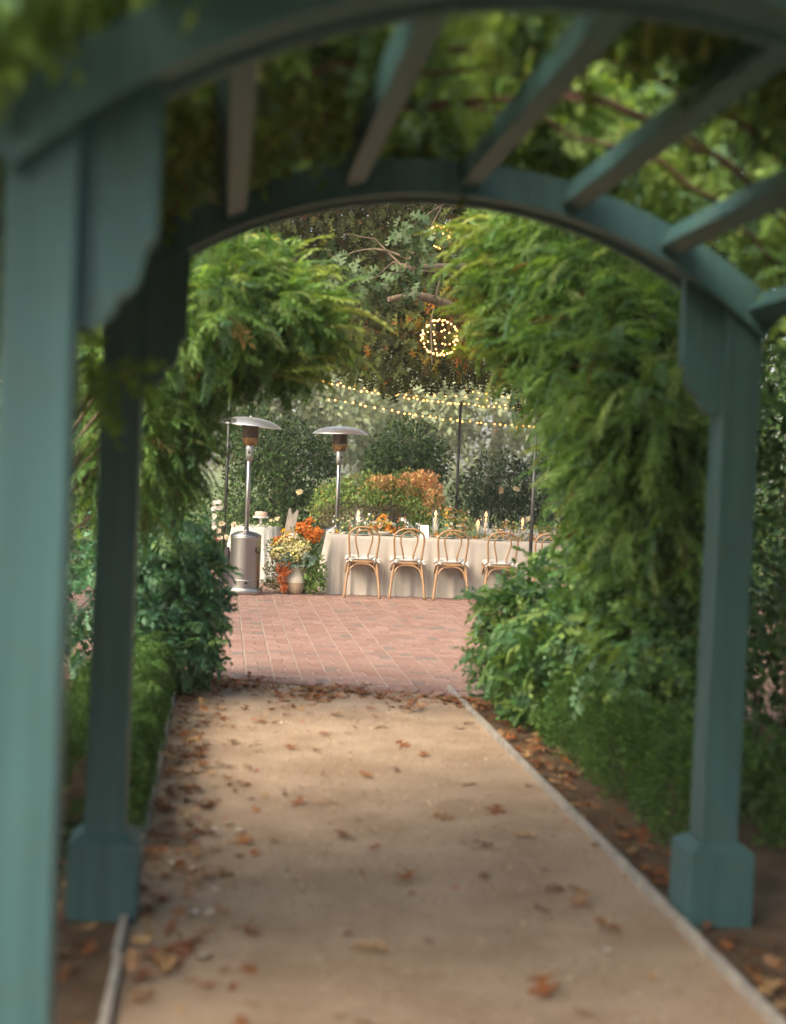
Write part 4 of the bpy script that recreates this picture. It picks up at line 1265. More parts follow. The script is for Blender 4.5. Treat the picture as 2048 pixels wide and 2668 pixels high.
MB().tube([(.03, 0, 0), (.03, 0, .47)], .012, 8).build('stand_rod', M['blackmetal'], t)

# ================================================================== BENTWOOD CHAIRS
def chair_proto():
    t = thing('bentwood_chair', (0, 0, 0), '', 'chair', 'bentwood chairs along the long table')
    half = [(-.225, -.285, 0), (-.205, -.245, .2), (-.178, -.205, .42), (-.170, -.205, .50), (-.182, -.228, .64), (-.192, -.25, .75), (-.178, -.262, .82), (-.12, -.272, .872), (-.05, -.276, .892)]
    hoop = half + [(-x, y, z) for x, y, z in half[::-1]]
    c = catmull(hoop, 6)
    MB().tube(c, [.017 - .004 * min(1, max(0, (q[2] - .1) / .5)) for q in c], 10).build('back_hoop', M['oak'], t)
    half = [(-.062, -.19, .475), (-.062, -.2, .54), (-.088, -.222, .65), (-.106, -.24, .73), (-.098, -.254, .80), (-.055, -.264, .845), (-.02, -.267, .856)]
    c = catmull(half + [(-x, y, z) for x, y, z in half[::-1]], 6)
    MB().tube(c, .0105, 8).build('inner_loop', M['oak'], t)
    # seat: squarish ring with a caned board
    vs, fs = [], []
    prof = [(.965, .435), (1.0, .442), (1.0, .462), (.985, .470), (.90, .472)]
    for s, z in prof:
        for k in range(32):
            a = 2 * math.pi * k / 32; q = 1 / (abs(math.cos(a)) ** 3.2 + abs(math.sin(a)) ** 3.2) ** (1 / 3.2)
            wx = .205 + .012 * math.sin(a)
            vs.append((s * wx * q * math.cos(a), s * .205 * q * math.sin(a), z))
    for i in range(len(prof) - 1):
        for k in range(32): fs.append((i * 32 + k, i * 32 + (k + 1) % 32, (i + 1) * 32 + (k + 1) % 32, (i + 1) * 32 + k))
    fs += [tuple(range(32))[::-1], tuple(range(128, 160))]
    MB()._add(vs, fs, False).build('seat', M['oak'], t)
    vs, fs = [], []
    prof = [(.9, .473), (.99, .480), (1.03, .495), (1.0, .511), (.85, .521), (.5, .523)]
    for s, z in prof:
        for k in range(32):
            a = 2 * math.pi * k / 32; q = 1 / (abs(math.cos(a)) ** 3.6 + abs(math.sin(a)) ** 3.6) ** (1 / 3.6)
            wx = .203
            x_, y_ = s * wx * q * math.cos(a), s * .2 * q * math.sin(a)
            if y_ < -.15 and abs(x_) > .13: y_ = -.15 - (y_ + .15) * -.3
            vs.append((x_, y_, z + .004 * math.sin(5 * a) * (s > .95)))
    for i in range(len(prof) - 1):
        for k in range(32): fs.append((i * 32 + k, i * 32 + (k + 1) % 32, (i + 1) * 32 + (k + 1) % 32, (i + 1) * 32 + k))
    fs += [tuple(range(32))[::-1], tuple(range(160, 192))]
    cu = MB()._add(vs, fs, True).build('cushion', M['cushion'], t)
    for s in (-1, 1):
        tie = MB()
        o = np.array([s * .172, -.222, .476])
        for e, m_ in (((s * .06, -.01, .015), (s * .03, -.02, .03)), ((s * .045, -.015, -.07), (s * .04, -.02, -.02)), ((-s * .035, -.02, -.05), (-s * .03, -.02, -.005)), ((-s * .05, -.012, .008), (-s * .02, -.02, .025))):
            a, m2, e2 = o, o + np.array(m_), o + np.array(e)
            for (p, q) in ((a, m2), (m2, e2)):
                w_ = np.array([0, .004, .011])
                tie._add([p - w_, q - w_, q + w_, p + w_, p - w_ + [0, .003, 0], q - w_ + [0, .003, 0], q + w_ + [0, .003, 0], p + w_ + [0, .003, 0]],
                         [(0, 1, 2, 3), (7, 6, 5, 4), (0, 4, 5, 1), (2, 6, 7, 3), (1, 5, 6, 2), (0, 3, 7, 4)], False)
        tie.build('tie', M['cushion'], cu)
        MB().tube([(s * .165, .165, .44), (s * .185, .2, .22), (s * .215, .235, 0)], [.018, .016, .013], 10).build('front_leg', M['oak'], t)
    c = catmull([(-.188, -.222, .27), (-.155, -.218, .36), (-.1, -.2, .412), (0, -.19, .428), (.1, -.2, .412), (.155, -.218, .36), (.188, -.222, .27)], 5)
    MB().tube(c, .0105, 8).build('arch_brace', M['oak'], t)
    for s in (-1, 1):
        c = catmull([(s * .19, .195, .26), (s * .175, .12, .40), (s * .172, 0, .43), (s * .175, -.12, .40), (s * .188, -.21, .27)], 4)
        MB().tube(c, .009, 6).build('side_brace', M['oak'], t)
    return t


proto = chair_proto()
CH = [(772, 'leftmost bentwood chair at the long table'), (868, 'second bentwood chair from the left at the long table'), (962, 'third bentwood chair from the left, ahead of the spreading shrub'),
      (1066, 'fourth bentwood chair from the left, half behind the spreading shrub'), (1170, 'rightmost bentwood chair, nearly hidden behind the black pole and shrub')]
chx = []
for i, (px, lab) in enumerate(CH):
    o = proto if i == 0 else copy_tree(proto)
    q = pt(px, 1250, 18.75 + (px - 772) * .0007)
    chx.append((q - T0).dot(VDIR))
    q = TP(chx[-1], -.21 + random.uniform(-.02, .02))
    o.location = (q[0], q[1], .013)
    o.rotation_euler = (0, 0, YAW * .6 + random.uniform(-.04, .04))
    o['label'] = lab

# ================================================================== ON THE LONG TABLE
TZ = TH + .006
NTH = ['leftmost', 'second', 'third', 'fourth', 'fifth']


def goblet(x, y, h, r, label, group):
    t = thing('wine_glass', (x, y, TZ), label, 'glass', group)
    MB().lathe([(.0, 0), (.034, .001), (.034, .004), (.006, .008), (.005, h * .42), (r * .7, h * .5), (r, h * .68), (r * .82, h), (r * .80, h), (r * .97, h * .68), (r * .66, h * .515), (0, h * .45)], 16, caps=False).build('goblet', M['glass'], t)
    return t


for i, x in enumerate(chx):
    q = TP(x, .2, TZ)
    o = MB().lathe([(0, .004), (.08, .003), (.135, .014), (.137, .017), (.08, .007), (0, .007)], 36, caps=False).build('plate', M['bowl'], None, q)
    tag(o, f'stoneware dinner plate on the table ahead of the {NTH[i]} chair', 'plate', 'dinner plates on the long table')
    nk = MB().box((0, 0, .01), (.19, .10, .014), bev=.005).box((.01, .004, .022), (.16, .085, .01), bev=.004)
    o = nk.build('napkin', M['napkin'], None, TP(x, .17, TZ + .017))
    o.rotation_euler = (0, 0, YAW + rng.normal(0, .1))
    tag(o, f'dark green folded napkin on the plate ahead of the {NTH[i]} chair', 'napkin', 'napkins on the plates')
    for da, db, hh, rr_, lb in ((.2, .33, .2, .042, f'clear wine glass right of the {NTH[i]} place setting'), (.13, .40, .16, .036, f'shorter clear glass by the {NTH[i]} place setting'),
                                (.1, .72, .2, .042, f'wine glass across the table from the {NTH[i]} chair'), (-.08, .70, .17, .038, f'shorter glass across the table from the {NTH[i]} chair')):
        q = TP(x + da, db)
        goblet(q[0], q[1], hh, rr_, lb, 'wine glasses on the long table')


def AP(px, py, dy):
    return pt(px, py, (TY0 + dy + (px - 710) / FPX * TY0 * math.tan(YAW)))


CANDS = [(766, 1092, .02, 'leftmost lit taper in a glass chimney'), (931.5, 1092, .0, 'lit taper in a glass chimney beside the menu card'), (1022, 1112, .03, 'shorter lit taper of the close pair on the long table'),
         (1039, 1095, .12, 'taller lit taper of the close pair on the long table'), (1117, 1108, .05, 'lit taper left of the near black pole'), (1213, 1118, .3, 'lit taper glowing through the right shrub')]
for px, fy, dy, lab in CANDS:
    f = AP(px, fy + 6, .48 + dy); y = f[1]
    hc = f[2] - TZ - .03
    t = thing('taper_candle', (f[0], y, TZ), lab, 'candle', 'taper candles on the long table')
    MB().lathe([(0, 0), (.035, 0), (.036, .008), (.012, .016), (.014, .05), (.0, .05)], 16, caps=False).build('holder', M['brass'], t)
    MB().lathe([(0, .045), (.0125, .045), (.010, hc - .012), (.007, hc), (0, hc + .002)], 12, caps=False).build('wax', M['wax'], t)
    MB().tube([(0, 0, hc), (.001, 0, hc + .012)], .0015, 5).build('wick', M['black'], t)
    MB().lathe([(0, hc + .005), (.013, hc + .014), (.018, hc + .028), (.012, hc + .052), (.0, hc + .082)], 10, caps=False).build('flame', M['flame'], t)
    ld = bpy.data.lights.new('candle_light', 'POINT'); ld.energy = .35; ld.color = (1.0, .55, .22); ld.shadow_soft_size = .03
    lo = bpy.data.objects.new('candle_light', ld); COL.objects.link(lo); lo.parent = t; lo.location = (0, 0, hc + .04)
    g = MB().lathe([(.046, .002), (.046, hc + .10), (.043, hc + .10), (.043, .004)], 24, caps=False).build('glass_chimney', M['glass'], None, (f[0], y, TZ))
    tag(g, lab.replace('lit taper in a glass chimney', 'tall glass chimney').replace('lit taper', 'glass chimney round the taper') + (' round a candle' if 'chimney round' not in lab.replace('lit taper', 'glass chimney round the taper') else ''), 'chimney', 'glass candle chimneys')

# menu card with ink lines
mc = AP(908, 1145, .12)
t = thing('menu_card', (mc[0], mc[1], TZ + .001), 'white menu card standing on the long table', 'card', rz=.25)
tilt = np.array([.0, .22, 1.0]); tilt /= np.linalg.norm(tilt)
tn = np.cross(np.array([1.0, 0, 0]), tilt)
MB().box(tilt * .085, (.115, .003, .17), ax=((1, 0, 0), tn * -1, tilt)).build('sheet', M['card'], t)
ln = MB()
for k, wd in enumerate((.05, .035, .045, .03)):
    ln.box(tilt * (.13 - .022 * k) + tn * .0022, (wd, .0006, .005), ax=((1, 0, 0), tn * -1, tilt))
ln.build('print', M['ink'], t)

OR, YE, CR, WH, PK = (.52, .17, .025), (.58, .36, .04), (.6, .5, .24), (.72, .70, .64), (.45, .16, .10)
# main bowl arrangement
fx = AP(818, 1140, .38)
t = thing('flower_bowl', (fx[0], fx[1], TZ), 'low sandy bowl on the table holding the big orange bouquet', 'bowl')
MB().lathe([(0, 0), (.07, 0), (.11, .03), (.13, .055), (.125, .056), (.1, .034), (0, .012)], 32, caps=False).build('bowl_body', M['bowl'], t)


garland('table_bouquet', 'big round bouquet of orange yellow and white flowers in the low bowl', 'flowers', (fx[0], fx[1], TZ + .05),
        [AP(812, 1128, .38), AP(830, 1122, .38), AP(818, 1112, .38), AP(835, 1132, .36), AP(800, 1125, .38)], 260, 190, [OR, YE, OR, (.6, .3, .06), CR, WH], (.07, .08, .065), (.03, .05), (.02, .036))
garland('table_bouquet', 'loose airy sprigs with white blooms around the leftmost candle', 'flowers', AP(760, 1146, .4) * [1, 1, 0] + [0, 0, TZ],
        [AP(735, 1130, .4), AP(750, 1120, .4), AP(790, 1110, .45), AP(722, 1110, .5), AP(860, 1118, .45), AP(775, 1125, .45)], 380, 44, [WH, CR, PK, WH], (.06, .07, .085), (.02, .04), (.016, .028))
garland('table_bouquet', 'tall airy bouquet of cream and peach flowers at the middle of the table', 'flowers', AP(970, 1150, .4) * [1, 1, 0] + [0, 0, TZ],
        [AP(965, 1115, .42), AP(985, 1120, .42), AP(960, 1095, .42), AP(1000, 1125, .42), AP(975, 1135, .4), AP(990, 1100, .45)], 620, 150, [CR, OR, CR, YE, (.5, .25, .14), WH], (.08, .08, .09), (.025, .05), (.014, .028))
garland('table_bouquet', 'slender wildflowers in bud vases near the right end of the table', 'flowers', AP(1085, 1156, .4) * [1, 1, 0] + [0, 0, TZ],
        [AP(1085, 1125, .42), AP(1100, 1130, .42), AP(1075, 1135, .45), AP(1120, 1140, .5), AP(1060, 1140, .45)], 300, 60, [OR, CR, WH, PK, YE], (.06, .07, .09), (.02, .04), (.012, .022))
garland('table_bouquet', 'yellow green sprays behind the near black pole', 'flowers', AP(1160, 1160, .4) * [1, 1, 0] + [0, 0, TZ],
        [AP(1155, 1130, .42), AP(1175, 1135, .42), AP(1195, 1140, .4)], 330, 24, [YE, CR, OR], (.07, .08, .09), (.03, .05), (.014, .025), [(.16, .2, .06), (.12, .17, .05)])
garland('table_runner', 'low runner of petals and greens between the glasses', 'flowers', (tcn[0], tcn[1], TZ),
        [TP(x_, .5, TZ + .02) for x_ in np.linspace(.15, TL_ - .2, 18)], 900, 230, [OR, YE, CR, WH, OR], (.14, .14, .05), (.025, .05), (.014, .024))

# ================================================================== FLOOR BOUQUET IN THE STONE VASE
vz = pt(630, 1267, 18.75)
t = thing('stone_vase', (vz[0], 18.75, .013), 'two tone stoneware vase on the bricks under the orange flowers', 'vase')
MB().lathe([(.0, 0), (.078, 0), (.095, .02), (.118, .075), (.128, .13), (.129, .15)], 40, caps=False).build('raw_base', M['vase_raw'], t)
MB().lathe([(.129, .15), (.126, .18), (.112, .225), (.09, .265), (.072, .30), (.066, .335), (.07, .36), (.062, .36), (.058, .33), (.05, .2)], 40, caps=False).build('glazed_neck', M['vase'], t)


def VP(px, py, dy=0.0): return pt(px, py, 18.75 + dy)


b0 = (vz[0], 18.75, .36)
t = thing('floor_bouquet', b0, 'wild bouquet of orange yellow and cream flowers in the stone vase', 'flowers')
b = np.array(b0)


def burst(name, blobs, n, tmpl, size, pal, mat, up=.3, shell=.4, flower=False, jit=.2):
    P, out, _ = blob_pts(blobs, n, shell)
    P[:, 2] = np.maximum(P[:, 2], .03)
    if flower:
        dd = nrmz(out + UP * .4 + np.array([0, -.6, 0]) + rnd(n, .35)); a_ = np.cross(dd, rnd(n)); nn = dd
    else:
        a_ = out * .7 + rnd(n, .5) + UP * up; nn = out + rnd(n, .5) + UP * .2
    o = foliage(name, tmpl, P, a_, nn, rng.uniform(*size, n), mixcols(n, pal, None, .1), mat, t, b, jit)
    o['kind'] = 'stuff'


def VB(px, py, rx, rz, dy=0.0, ry=None): return (VP(px, py, dy), (rx, ry or rx, rz))


burst('greenery', [VB(620, 1190, .18, .14), VB(650, 1180, .15, .16), VB(600, 1170, .18, .15), VB(665, 1160, .14, .18, .1), VB(640, 1150, .2, .15, .1), VB(590, 1190, .12, .12)], 1500, OVAL, (.025, .055), [(.07, .13, .035), (.12, .18, .05), (.05, .09, .03)], M['leaf'])
burst('cream_blossoms', [VB(600, 1178, .17, .12, -.1), VB(630, 1182, .14, .13, -.1), VB(620, 1155, .15, .1, -.05), VB(648, 1168, .12, .11, -.1)], 860, FLOWER, (.010, .018), [(.58, .52, .26), (.62, .58, .36), (.5, .48, .18)], M['petal'], flower=True)
burst('orange_blossoms', [VB(652, 1132, .13, .08), VB(668, 1147, .12, .09), VB(642, 1126, .08, .06), VB(680, 1137, .07, .08), VB(618, 1148, .10, .06), VB(596, 1153, .08, .05), VB(662, 1114, .06, .05)], 820, FLOWER, (.012, .021), [(.56, .17, .03), (.6, .22, .05), (.5, .13, .02)], M['petal'], flower=True)
burst('yellow_blossoms', [VB(606, 1135, .04, .03), VB(617, 1140, .04, .03), VB(588, 1162, .06, .05), VB(583, 1185, .04, .06)], 130, FLOWER, (.012, .02), [(.62, .42, .03), (.58, .36, .04)], M['petal'], flower=True)
burst('white_blossoms', [VB(627, 1145, .05, .04, -.1), VB(650, 1185, .06, .05, -.1)], 34, FLOWER, (.014, .026), [(.72, .70, .66)], M['petal'], flower=True)
burst('hanging_amaranth', [VB(604, 1235, .07, .12, -.16, .05), VB(612, 1215, .07, .1, -.16, .05), VB(609, 1258, .05, .06, -.17, .05), VB(598, 1215, .05, .08, -.16, .05)], 900, FLOWER, (.008, .014), [(.42, .10, .02), (.36, .08, .02), (.5, .14, .03)], M['petal'], flower=True)
burst('silver_leaves', [VB(615, 1205, .07, .05, -.18, .04), VB(652, 1197, .09, .05, -.18, .04)], 34, OAK, (.08, .14), [(.13, .19, .15), (.10, .16, .12)], M['leaf'])
for k in range(16):
    tgt = VP(random.uniform(590, 680), random.uniform(1120, 1190))
    MB().tube([np.array((0, 0, -.15)), (tgt - b) * .5 + [0, 0, .04], tgt - b], [.004, .003, .002], 5).build('flower_stem', M['leaf_stem'] if 'leaf_stem' in M else M['vinebark'], t)
garland('floor_greens', 'bright green trailing foliage between the stone vase and the long table', 'plant', (VP(668, 1265)[0], 18.85, .013),
        [VP(665, 1235, -.05), VP(676, 1250, -.05), VP(660, 1215, .0), VP(680, 1225, .0), VP(672, 1200, .05), VP(655, 1255, .05)], 1200, 0, [CR], (.12, .12, .10), (.03, .06), (.01, .02), [(.11, .21, .045), (.15, .26, .06), (.08, .16, .04)])
garland('floor_greens', 'olive tufts of low flowers on the bricks left of the stone vase', 'plant', (VP(588, 1265)[0], 18.75, .013),
        [VP(580, 1245), VP(592, 1250), VP(572, 1250), VP(585, 1225, .05), VP(575, 1215, .1), VP(600, 1255)], 620, 60, [(.5, .46, .2), (.45, .2, .1)], (.1, .1, .07), (.02, .045), (.01, .018), [(.13, .15, .045), (.08, .12, .04), (.2, .2, .08)])

# roses growing at the left, behind the shrub
t = thing('rose_bush', gnd(462, 1245), 'rose bush with white blooms and one deep pink bloom left of the heater', 'plant')
b = np.array(t.location); yy = b[1]
n = 420
P, out, _ = blob_pts([(pt(462, 1150, yy), (.2, .25, .3)), (pt(455, 1200, yy), (.25, .25, .25)), (pt(470, 1100, yy), (.12, .2, .2))], n, .5)
foliage('leaves', OVAL, P, out * .6 + rnd(n, .5), out + UP * .4 + rnd(n, .4), rng.uniform(.03, .06, n), mixcols(n, [(.05, .10, .03), (.08, .13, .04)]), M['leaf'], t, b)['kind'] = 'stuff'
ROSES = [(459, 1074), (470, 1073), (458, 1087), (470, 1086), (458, 1102), (457, 1115), (457, 1129), (474, 1120), (500, 1122), (466, 1134), (470, 1150), (484, 1150), (496, 1151), (463, 1160)]
for k, (px, py) in enumerate(ROSES):
    q = pt(px, py, yy - .25)
    nfl = 5
    P = np.tile(q, (nfl, 1)) + rnd(nfl, .008)
    dd = nrmz(np.tile([0, -1.0, .3], (nfl, 1)) + rnd(nfl, .4))
    V, T, C = cloud(FLOWER, P - b, frames(np.cross(dd, rnd(nfl)), dd), rng.uniform(.03, .042, nfl), mixcols(nfl, [(.74, .70, .66)] if k < 7 else [(.7, .6, .48)], None, .04), .1)
    link('rose', rawmesh('rose', V, T, C, M['petal']), t)
    MB().tube([(q - b) + [0, .01, -.01], (q - b) * [1, 1, .6] + [0, .15, 0], np.array((rng.normal(0, .05), .1, .05))], .004, 4).build('rose_stem', M['vinebark'], t)
q = pt(458, 1160, yy - .3); P = np.tile(q, (9, 1)) + rnd(9, .015)
dd = nrmz(np.tile([0, -1.0, .3], (9, 1)) + rnd(9, .5))
V, T, C = cloud(FLOWER, P - b, frames(np.cross(dd, rnd(9)), dd), rng.uniform(.04, .06, 9), mixcols(9, [(.5, .03, .10)]), .1)
tag(link('rose', rawmesh('rose', V, T, C, M['petal']), t), 'deep pink bloom')

# pale roses dotted through the shrubs behind
for k, (px, py, dd_) in enumerate([(706, 1075, 23), (640, 1050, 23.2), (716, 1135, 22), (1104, 1045, 23.8), (1072, 1050, 23.8), (1125, 1110, 23), (1140, 1075, 23), (1190, 1085, 22.8), (623, 1138, 22), (760, 1150, 23)]):
    q = pt(px, py, dd_)
    P = np.tile(q, (5, 1)) + rnd(5, .012); d3 = nrmz(np.tile([0, -1.0, .3], (5, 1)) + rnd(5, .4))
    if k > 5: continue
    V, T, C = cloud(FLOWER, P - q, frames(np.cross(d3, rnd(5)), d3), rng.uniform(.035, .05, 5), mixcols(5, [(.68, .6, .4)] if k % 2 else [(.66, .48, .3)]), .1)
    o = link('rose_bloom', rawmesh('rose_bloom', V, T, C, M['petal']), None, q)
    tag(o, ('peach bloom on the dark evergreen left of the second heater pole', 'cream bloom high on the dark evergreen behind the taller heater', 'peach bloom low beside the second heater pole',
            'cream bloom of the close pair, nearer the black pole, on the right evergreen', 'peach bloom of the close pair, farther from the black pole, on the right evergreen', 'cream bloom just above the tabletop on the right evergreen')[k], 'flower', 'pale blooms on the dark shrubs')

# ================================================================== POLES, STRING LIGHTS, LIGHT GLOBES
def pole(px_t, py_t, px_b, py_b, d, label, rad=.022):
    a = pt(px_t, py_t, d); q = pt(px_b, py_b, d)
    t = thing('light_pole', (a[0], d, .012), label, 'pole', 'black poles carrying the string lights')
    h = a[2] - .012
    MB().tube([(0, 0, 0.01), (0, 0, h)], rad, 12).build('shaft', M['blackmetal'], t)
    MB().lathe([(0, 0), (.16, 0), (.16, .012), (.04, .02), (.03, .06), (0.0, .06)], 24, caps=False).build('foot', M['blackmetal'], t)
    MB().tube([(0, 0, h - .01), (.0, -.05, h + .02), (.02, -.06, h - .02)], .005, 6).build('hook', M['blackmetal'], t)
    return a


pA = pole(985, 862, 975, 1110, 22.4, 'tall black pole behind the middle of the long table')
pB = pole(1147, 900, 1139, 1190, 17.6, 'near black pole at the right end of the long table')
pC = pole(493, 815, 474, 1200, 20.2, 'black pole rising behind the taller heater at left')

bulb_me = MB().lathe([(0, .02), (.008, .017), (.015, .008), (.0165, 0), (.013, -.009), (0, -.016)], 10, caps=False).mesh('bulb', M['bulb'])


def strand(pts, label, spacing=.115, jit=.02):
    c = catmull([pt(*q) for q in pts], 14)
    o0 = c[0]
    t = thing('string_light', o0, label, 'string lights', 'strands of warm string lights')
    MB().tube([q - o0 for q in c], .004, 5).build('wire', M['blackmetal'], t)
    acc = 0
    for i in range(1, len(c)):
        seg = np.linalg.norm(c[i] - c[i - 1]); acc += seg
        while acc > spacing:
            acc -= spacing * rng.uniform(.75, 1.25)
            q = c[i] - (c[i] - c[i - 1]) * (acc / seg)
            bo = link('bulb', bulb_me, t, q - o0 + np.array([rng.normal(0, jit * .4), rng.normal(0, jit), -.02 + rng.normal(0, jit * .4)]))
            bo.rotation_euler = (rng.normal(0, .5), rng.normal(0, .5), 0)
            bo.scale = (rng.uniform(.65, 1.0),) * 3
    return t


strand([(640, 792, 19.5), (715, 820, 20.2), (780, 832, 20.6), (890, 850, 21.4), (985, 860, 22.3), (1060, 868, 22.8), (1135, 874, 23.2)], 'upper strand of warm bulbs crossing to the tall black pole')
strand([(686, 847, 20.6), (780, 864, 21.0), (880, 883, 21.6), (985, 897, 22.3), (1070, 905, 22.8), (1160, 909, 23.4)], 'lower strand of warm bulbs under the upper strand', .13)
strand([(700, 808, 21.5), (790, 830, 21.6), (880, 842, 21.8), (985, 845, 22.3), (1060, 858, 22.0), (1130, 878, 21.5)], 'strand of warm bulbs looping close above the upper strand', .17)
strand([(985, 822, 22.3), (1000, 832, 22.2), (1060, 842, 21.8), (1120, 852, 21.3)], 'short strand of bulbs from the top of the tall pole', .15)
strand([(1180, 895, 7.05 + 10), (1260, 880, 16.6), (1340, 872, 16.2), (1420, 868, 15.8)], 'strand of bulbs glinting through the right feathery tree', .11)
strand([(1200, 880, 17.5), (1290, 893, 17), (1380, 888, 16.5), (1440, 884, 16)], 'lower strand of bulbs glinting through the right feathery tree', .12)
strand([(1230, 770, 17), (1320, 800, 16.6), (1400, 795, 16.2), (1450, 830, 16)], 'highest strand of bulbs glinting through the right feathery tree', .14)


def light_globe(px, py, d, rad, label, rx, nb=34):
    c = pt(px, py, d)
    t = thing('light_globe', c, label, 'light globe', 'hanging wire globes of fairy lights')
    rings = [((1, 0, 0), (0, 0, 1)), ((.35, .93, 0), (0, 0, 1)), ((1, 0, 0), (0, .9, .43))]
    for k, (a, b_) in enumerate(rings):
        a = np.array(a, float); b_ = np.array(b_, float)
        P = [rad * (math.cos(q) * a + math.sin(q) * b_) for q in np.linspace(0, 2 * math.pi, 41)]
        MB().tube(P, .003, 4, caps=False).build('ring', M['blackmetal'], t)
        m_ = nb if k == 0 else 15
        for i in range(m_):
            q = 2 * math.pi * i / m_ + .1 * k + rng.normal(0, .05)
            bo = link('bulb', bulb_me, t, rad * (math.cos(q) * a + math.sin(q) * b_) + rng.normal(0, .006, 3))
            bo.rotation_euler = (rng.normal(0, .5), rng.normal(0, .5), 0)
            bo.scale = (rng.uniform(.5, .8),) * 3
    MB().tube([(0, 0, rad), (.02, .01, rad + .7)], .003, 4).build('cord', M['blackmetal'], t)


light_globe(940, 722, 16.4, .195, 'round wire globe of fairy lights hanging below the oak', 0)
light_globe(937, 506, 18.2, .14, 'smaller light globe half hidden in the oak leaves above', 0, 16)

# ================================================================== FALLEN LEAVES AND PETALS
DRYP = [(.23, .085, .033), (.18, .065, .03), (.28, .115, .042), (.14, .058, .03), (.25, .14, .08), (.32, .2, .1)]
dry_me = []
for k in range(12):
    tv, tt, ti = DRY[k % 4]
    V, T, C = cloud([DRY[k % 4]], np.zeros((1, 3)), np.eye(3)[None], np.array([1.0]), np.array([DRYP[k % 6]]) * rng.uniform(.85, 1.15), .05)
    V = V - V.min(0) * [0, 0, 1] - [.5, 0, 0]
    dry_me.append(rawmesh('fallen_leaf', V, T, C, M['leaf_dry']))


def on_path(q):
    r = q - W(0, 0); u = r.dot(UDIR); v = r.dot(VDIR)
    return u, v


spots = [(795, 2035, 1.2), (735, 1790, 1), (1060, 1735, 1.1), (1175, 1905, 1), (1120, 1790, .9), (905, 1615, .8), (815, 1555, 1), (860, 1595, .9), (720, 1530, 1), (1160, 2120, 1.2), (560, 1545, .8), (620, 1600, .8), (945, 1750, .9),
         (520, 1680, .9), (470, 1640, .9), (450, 1720, 1), (1240, 1930, 1), (1030, 1810, .9), (780, 1660, .8), (980, 1560, .9), (430, 1600, .8), (500, 1590, .8), (1300, 1990, 1), (1000, 1680, .9), (520, 1800, 1), (420, 1830, 1), (640, 1720, .9), (870, 1880, 1)]
leaf_n = 0


def drop_leaf(q, s):
    global leaf_n
    o = link('fallen_leaf', dry_me[rng.integers(12)], None, (q[0], q[1], .004 + .004))
    o.rotation_euler = (rng.normal(0, .12), rng.normal(0, .12), rng.uniform(0, 6.28))
    o.scale = (s, s, s * rng.uniform(.4, 1.1))
    tag(o, 'dry brown oak leaf lying curled on the granite path', 'leaf', 'dry leaves scattered on the path')
    leaf_n += 1


for px, py, s in spots: drop_leaf(gnd(px, py), .14 * s)
while leaf_n < 135:
    u = rng.uniform(-1.2, 5.6)
    v = VL + .06 + abs(rng.normal(0, .42)) if rng.random() < .42 else rng.uniform(VL + .05, VR - .05)
    if v > VR - .03: continue
    q = W(u, v)
    if (q - E0).dot(EN) > -.05: continue
    drop_leaf(q, rng.uniform(.045, .085))
# the drift against the brick edge and along both edgings: too many to count
P = []
for k in range(3000):
    m = rng.random()
    if m < .74:
        s = rng.uniform(-.15, 2.25); dist_ = -abs(rng.normal(0, .2 + .3 * math.sin(s * 4.2 + .6) ** 2)) - .04
        if rng.random() > (.12 + .6 * math.sin(s * 3.3 + .9) ** 2 * (.5 + .5 * math.sin(s * 11 + dist_ * 9))): continue
        q = E0 + ED * s + EN * dist_
    elif m < .86:
        q = W(rng.uniform(-2.5, 5.5), VR + .05 + abs(rng.normal(0, .16)))
    else:
        q = W(rng.uniform(-1.0, 5.4), VL + .03 + abs(rng.normal(0, .16)))
        if rng.random() < .35: q = W(rng.uniform(-3, .5), VL - .1 - abs(rng.normal(0, .3)))
    if (q - E0).dot(EN) > -.015: continue
    P.append([q[0], q[1], .006 + abs(rng.normal(0, .012))])
P = np.array(P); n = len(P)
d = rnd(n, 1) * [1, 1, .25]
V, T, C = cloud(DRY, P, frames(d, UP + rnd(n, .22)), rng.uniform(.06, .115, n), mixcols(n, DRYP), .15)
tag(link('leaf_litter', rawmesh('leaf_litter', V, T, C, M['leaf_dry'])), 'drift of dry brown oak leaves against the brick edge and edgings', 'leaf litter', kind='stuff')
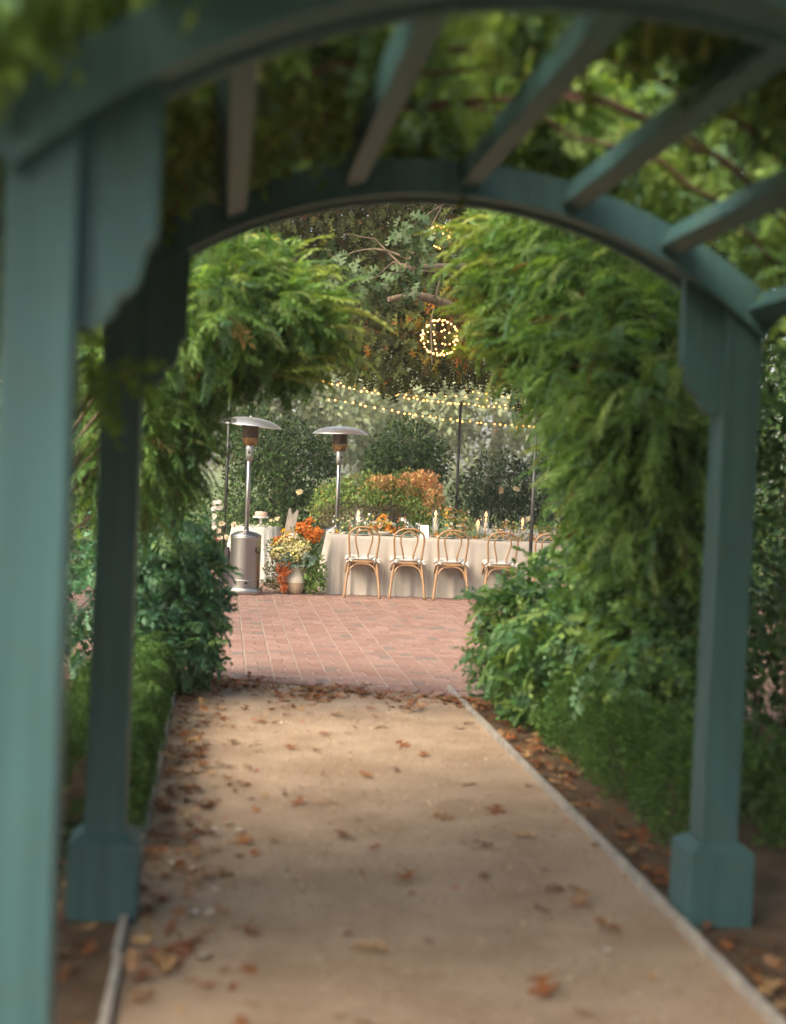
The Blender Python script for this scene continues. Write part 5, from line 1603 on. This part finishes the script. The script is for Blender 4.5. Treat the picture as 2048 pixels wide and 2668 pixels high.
# loose grit of the path
n = 16000
uu = rng.uniform(-1.5, 5.7, n); vv = rng.uniform(VL + .03, VR - .03, n)
P = np.array([W(a, b_, .004) for a, b_ in zip(uu, vv)])
P = P[(P - E0) @ EN < -.03]; n = len(P)
OCT = (np.array([[1, 0, 0], [-1, 0, 0], [0, .8, 0], [0, -.8, 0], [0, 0, .6], [0, 0, -.3]]), np.array([[0, 2, 4], [2, 1, 4], [1, 3, 4], [3, 0, 4]]), np.zeros(6, int))
V, T, C = cloud([OCT], P, frames(rnd(n) * [1, 1, .2], UP + rnd(n, .15)), np.minimum(rng.lognormal(-5.6, .45, n), .011), mixcols(n, [(.5, .38, .26), (.3, .2, .12), (.6, .5, .38), (.2, .14, .09)], [.4, .25, .2, .15]), .1)
tag(link('gravel', rawmesh('gravel', V, T, C, M['leaf_dry'])), 'loose tan grit on the granite path', 'gravel', kind='stuff')
# petals
pet = {}
for nm, c in (('white', (.72, .68, .64)), ('pink', (.55, .05, .10))):
    V, T, C = cloud([T_oval(.8, .3, .1)], np.zeros((1, 3)), np.eye(3)[None], np.array([1.0]), np.array([c]), 0)
    pet[nm] = rawmesh('petal', V, T, C, M['petal'])
for px, py, nm in [(362, 1846, 'white'), (423, 1857, 'white'), (406, 1950, 'white'), (335, 2028, 'white'), (425, 2050, 'white'), (460, 1953, 'white'), (1290, 2037, 'white'), (470, 1905, 'white'), (450, 1775, 'white'), (520, 1778, 'white'),
                   (322, 2030, 'pink'), (245, 2160, 'pink'), (390, 2025, 'pink'), (447, 1662, 'pink'), (550, 1648, 'pink'), (485, 1755, 'pink'), (980, 1900, 'pink'), (1215, 1760, 'pink'), (975, 1585, 'pink'), (650, 1545, 'pink'), (1190, 1590, 'pink'), (430, 1755, 'pink'), (360, 1925, 'pink')]:
    q = gnd(px, py)
    o = link('fallen_petal', pet[nm], None, (q[0], q[1], .008))
    s = .042 if nm == 'white' else .03
    o.scale = (s, s, s); o.rotation_euler = (0, 0, rng.uniform(0, 6.28))
    tag(o, f'{nm} petal lying on the granite path', 'petal', f'{nm} petals on the path')


# ================================================================== THE HAZY AIR
hz = MB().box((0, 150, 15), (400, 400, 32)).build('haze', None)
m = bpy.data.materials.new('pale_air'); m.use_nodes = True
nd = m.node_tree.nodes; nd.remove(nd['Principled BSDF'])
pv = nd.new('ShaderNodeVolumePrincipled')
pv.inputs['Color'].default_value = (.95, .95, .90, 1); pv.inputs['Density'].default_value = .0011
m.node_tree.links.new(pv.outputs[0], nd['Material Output'].inputs['Volume'])
hz.data.materials.append(m)
tag(hz, 'thin pale haze in the garden air', 'haze', kind='stuff')
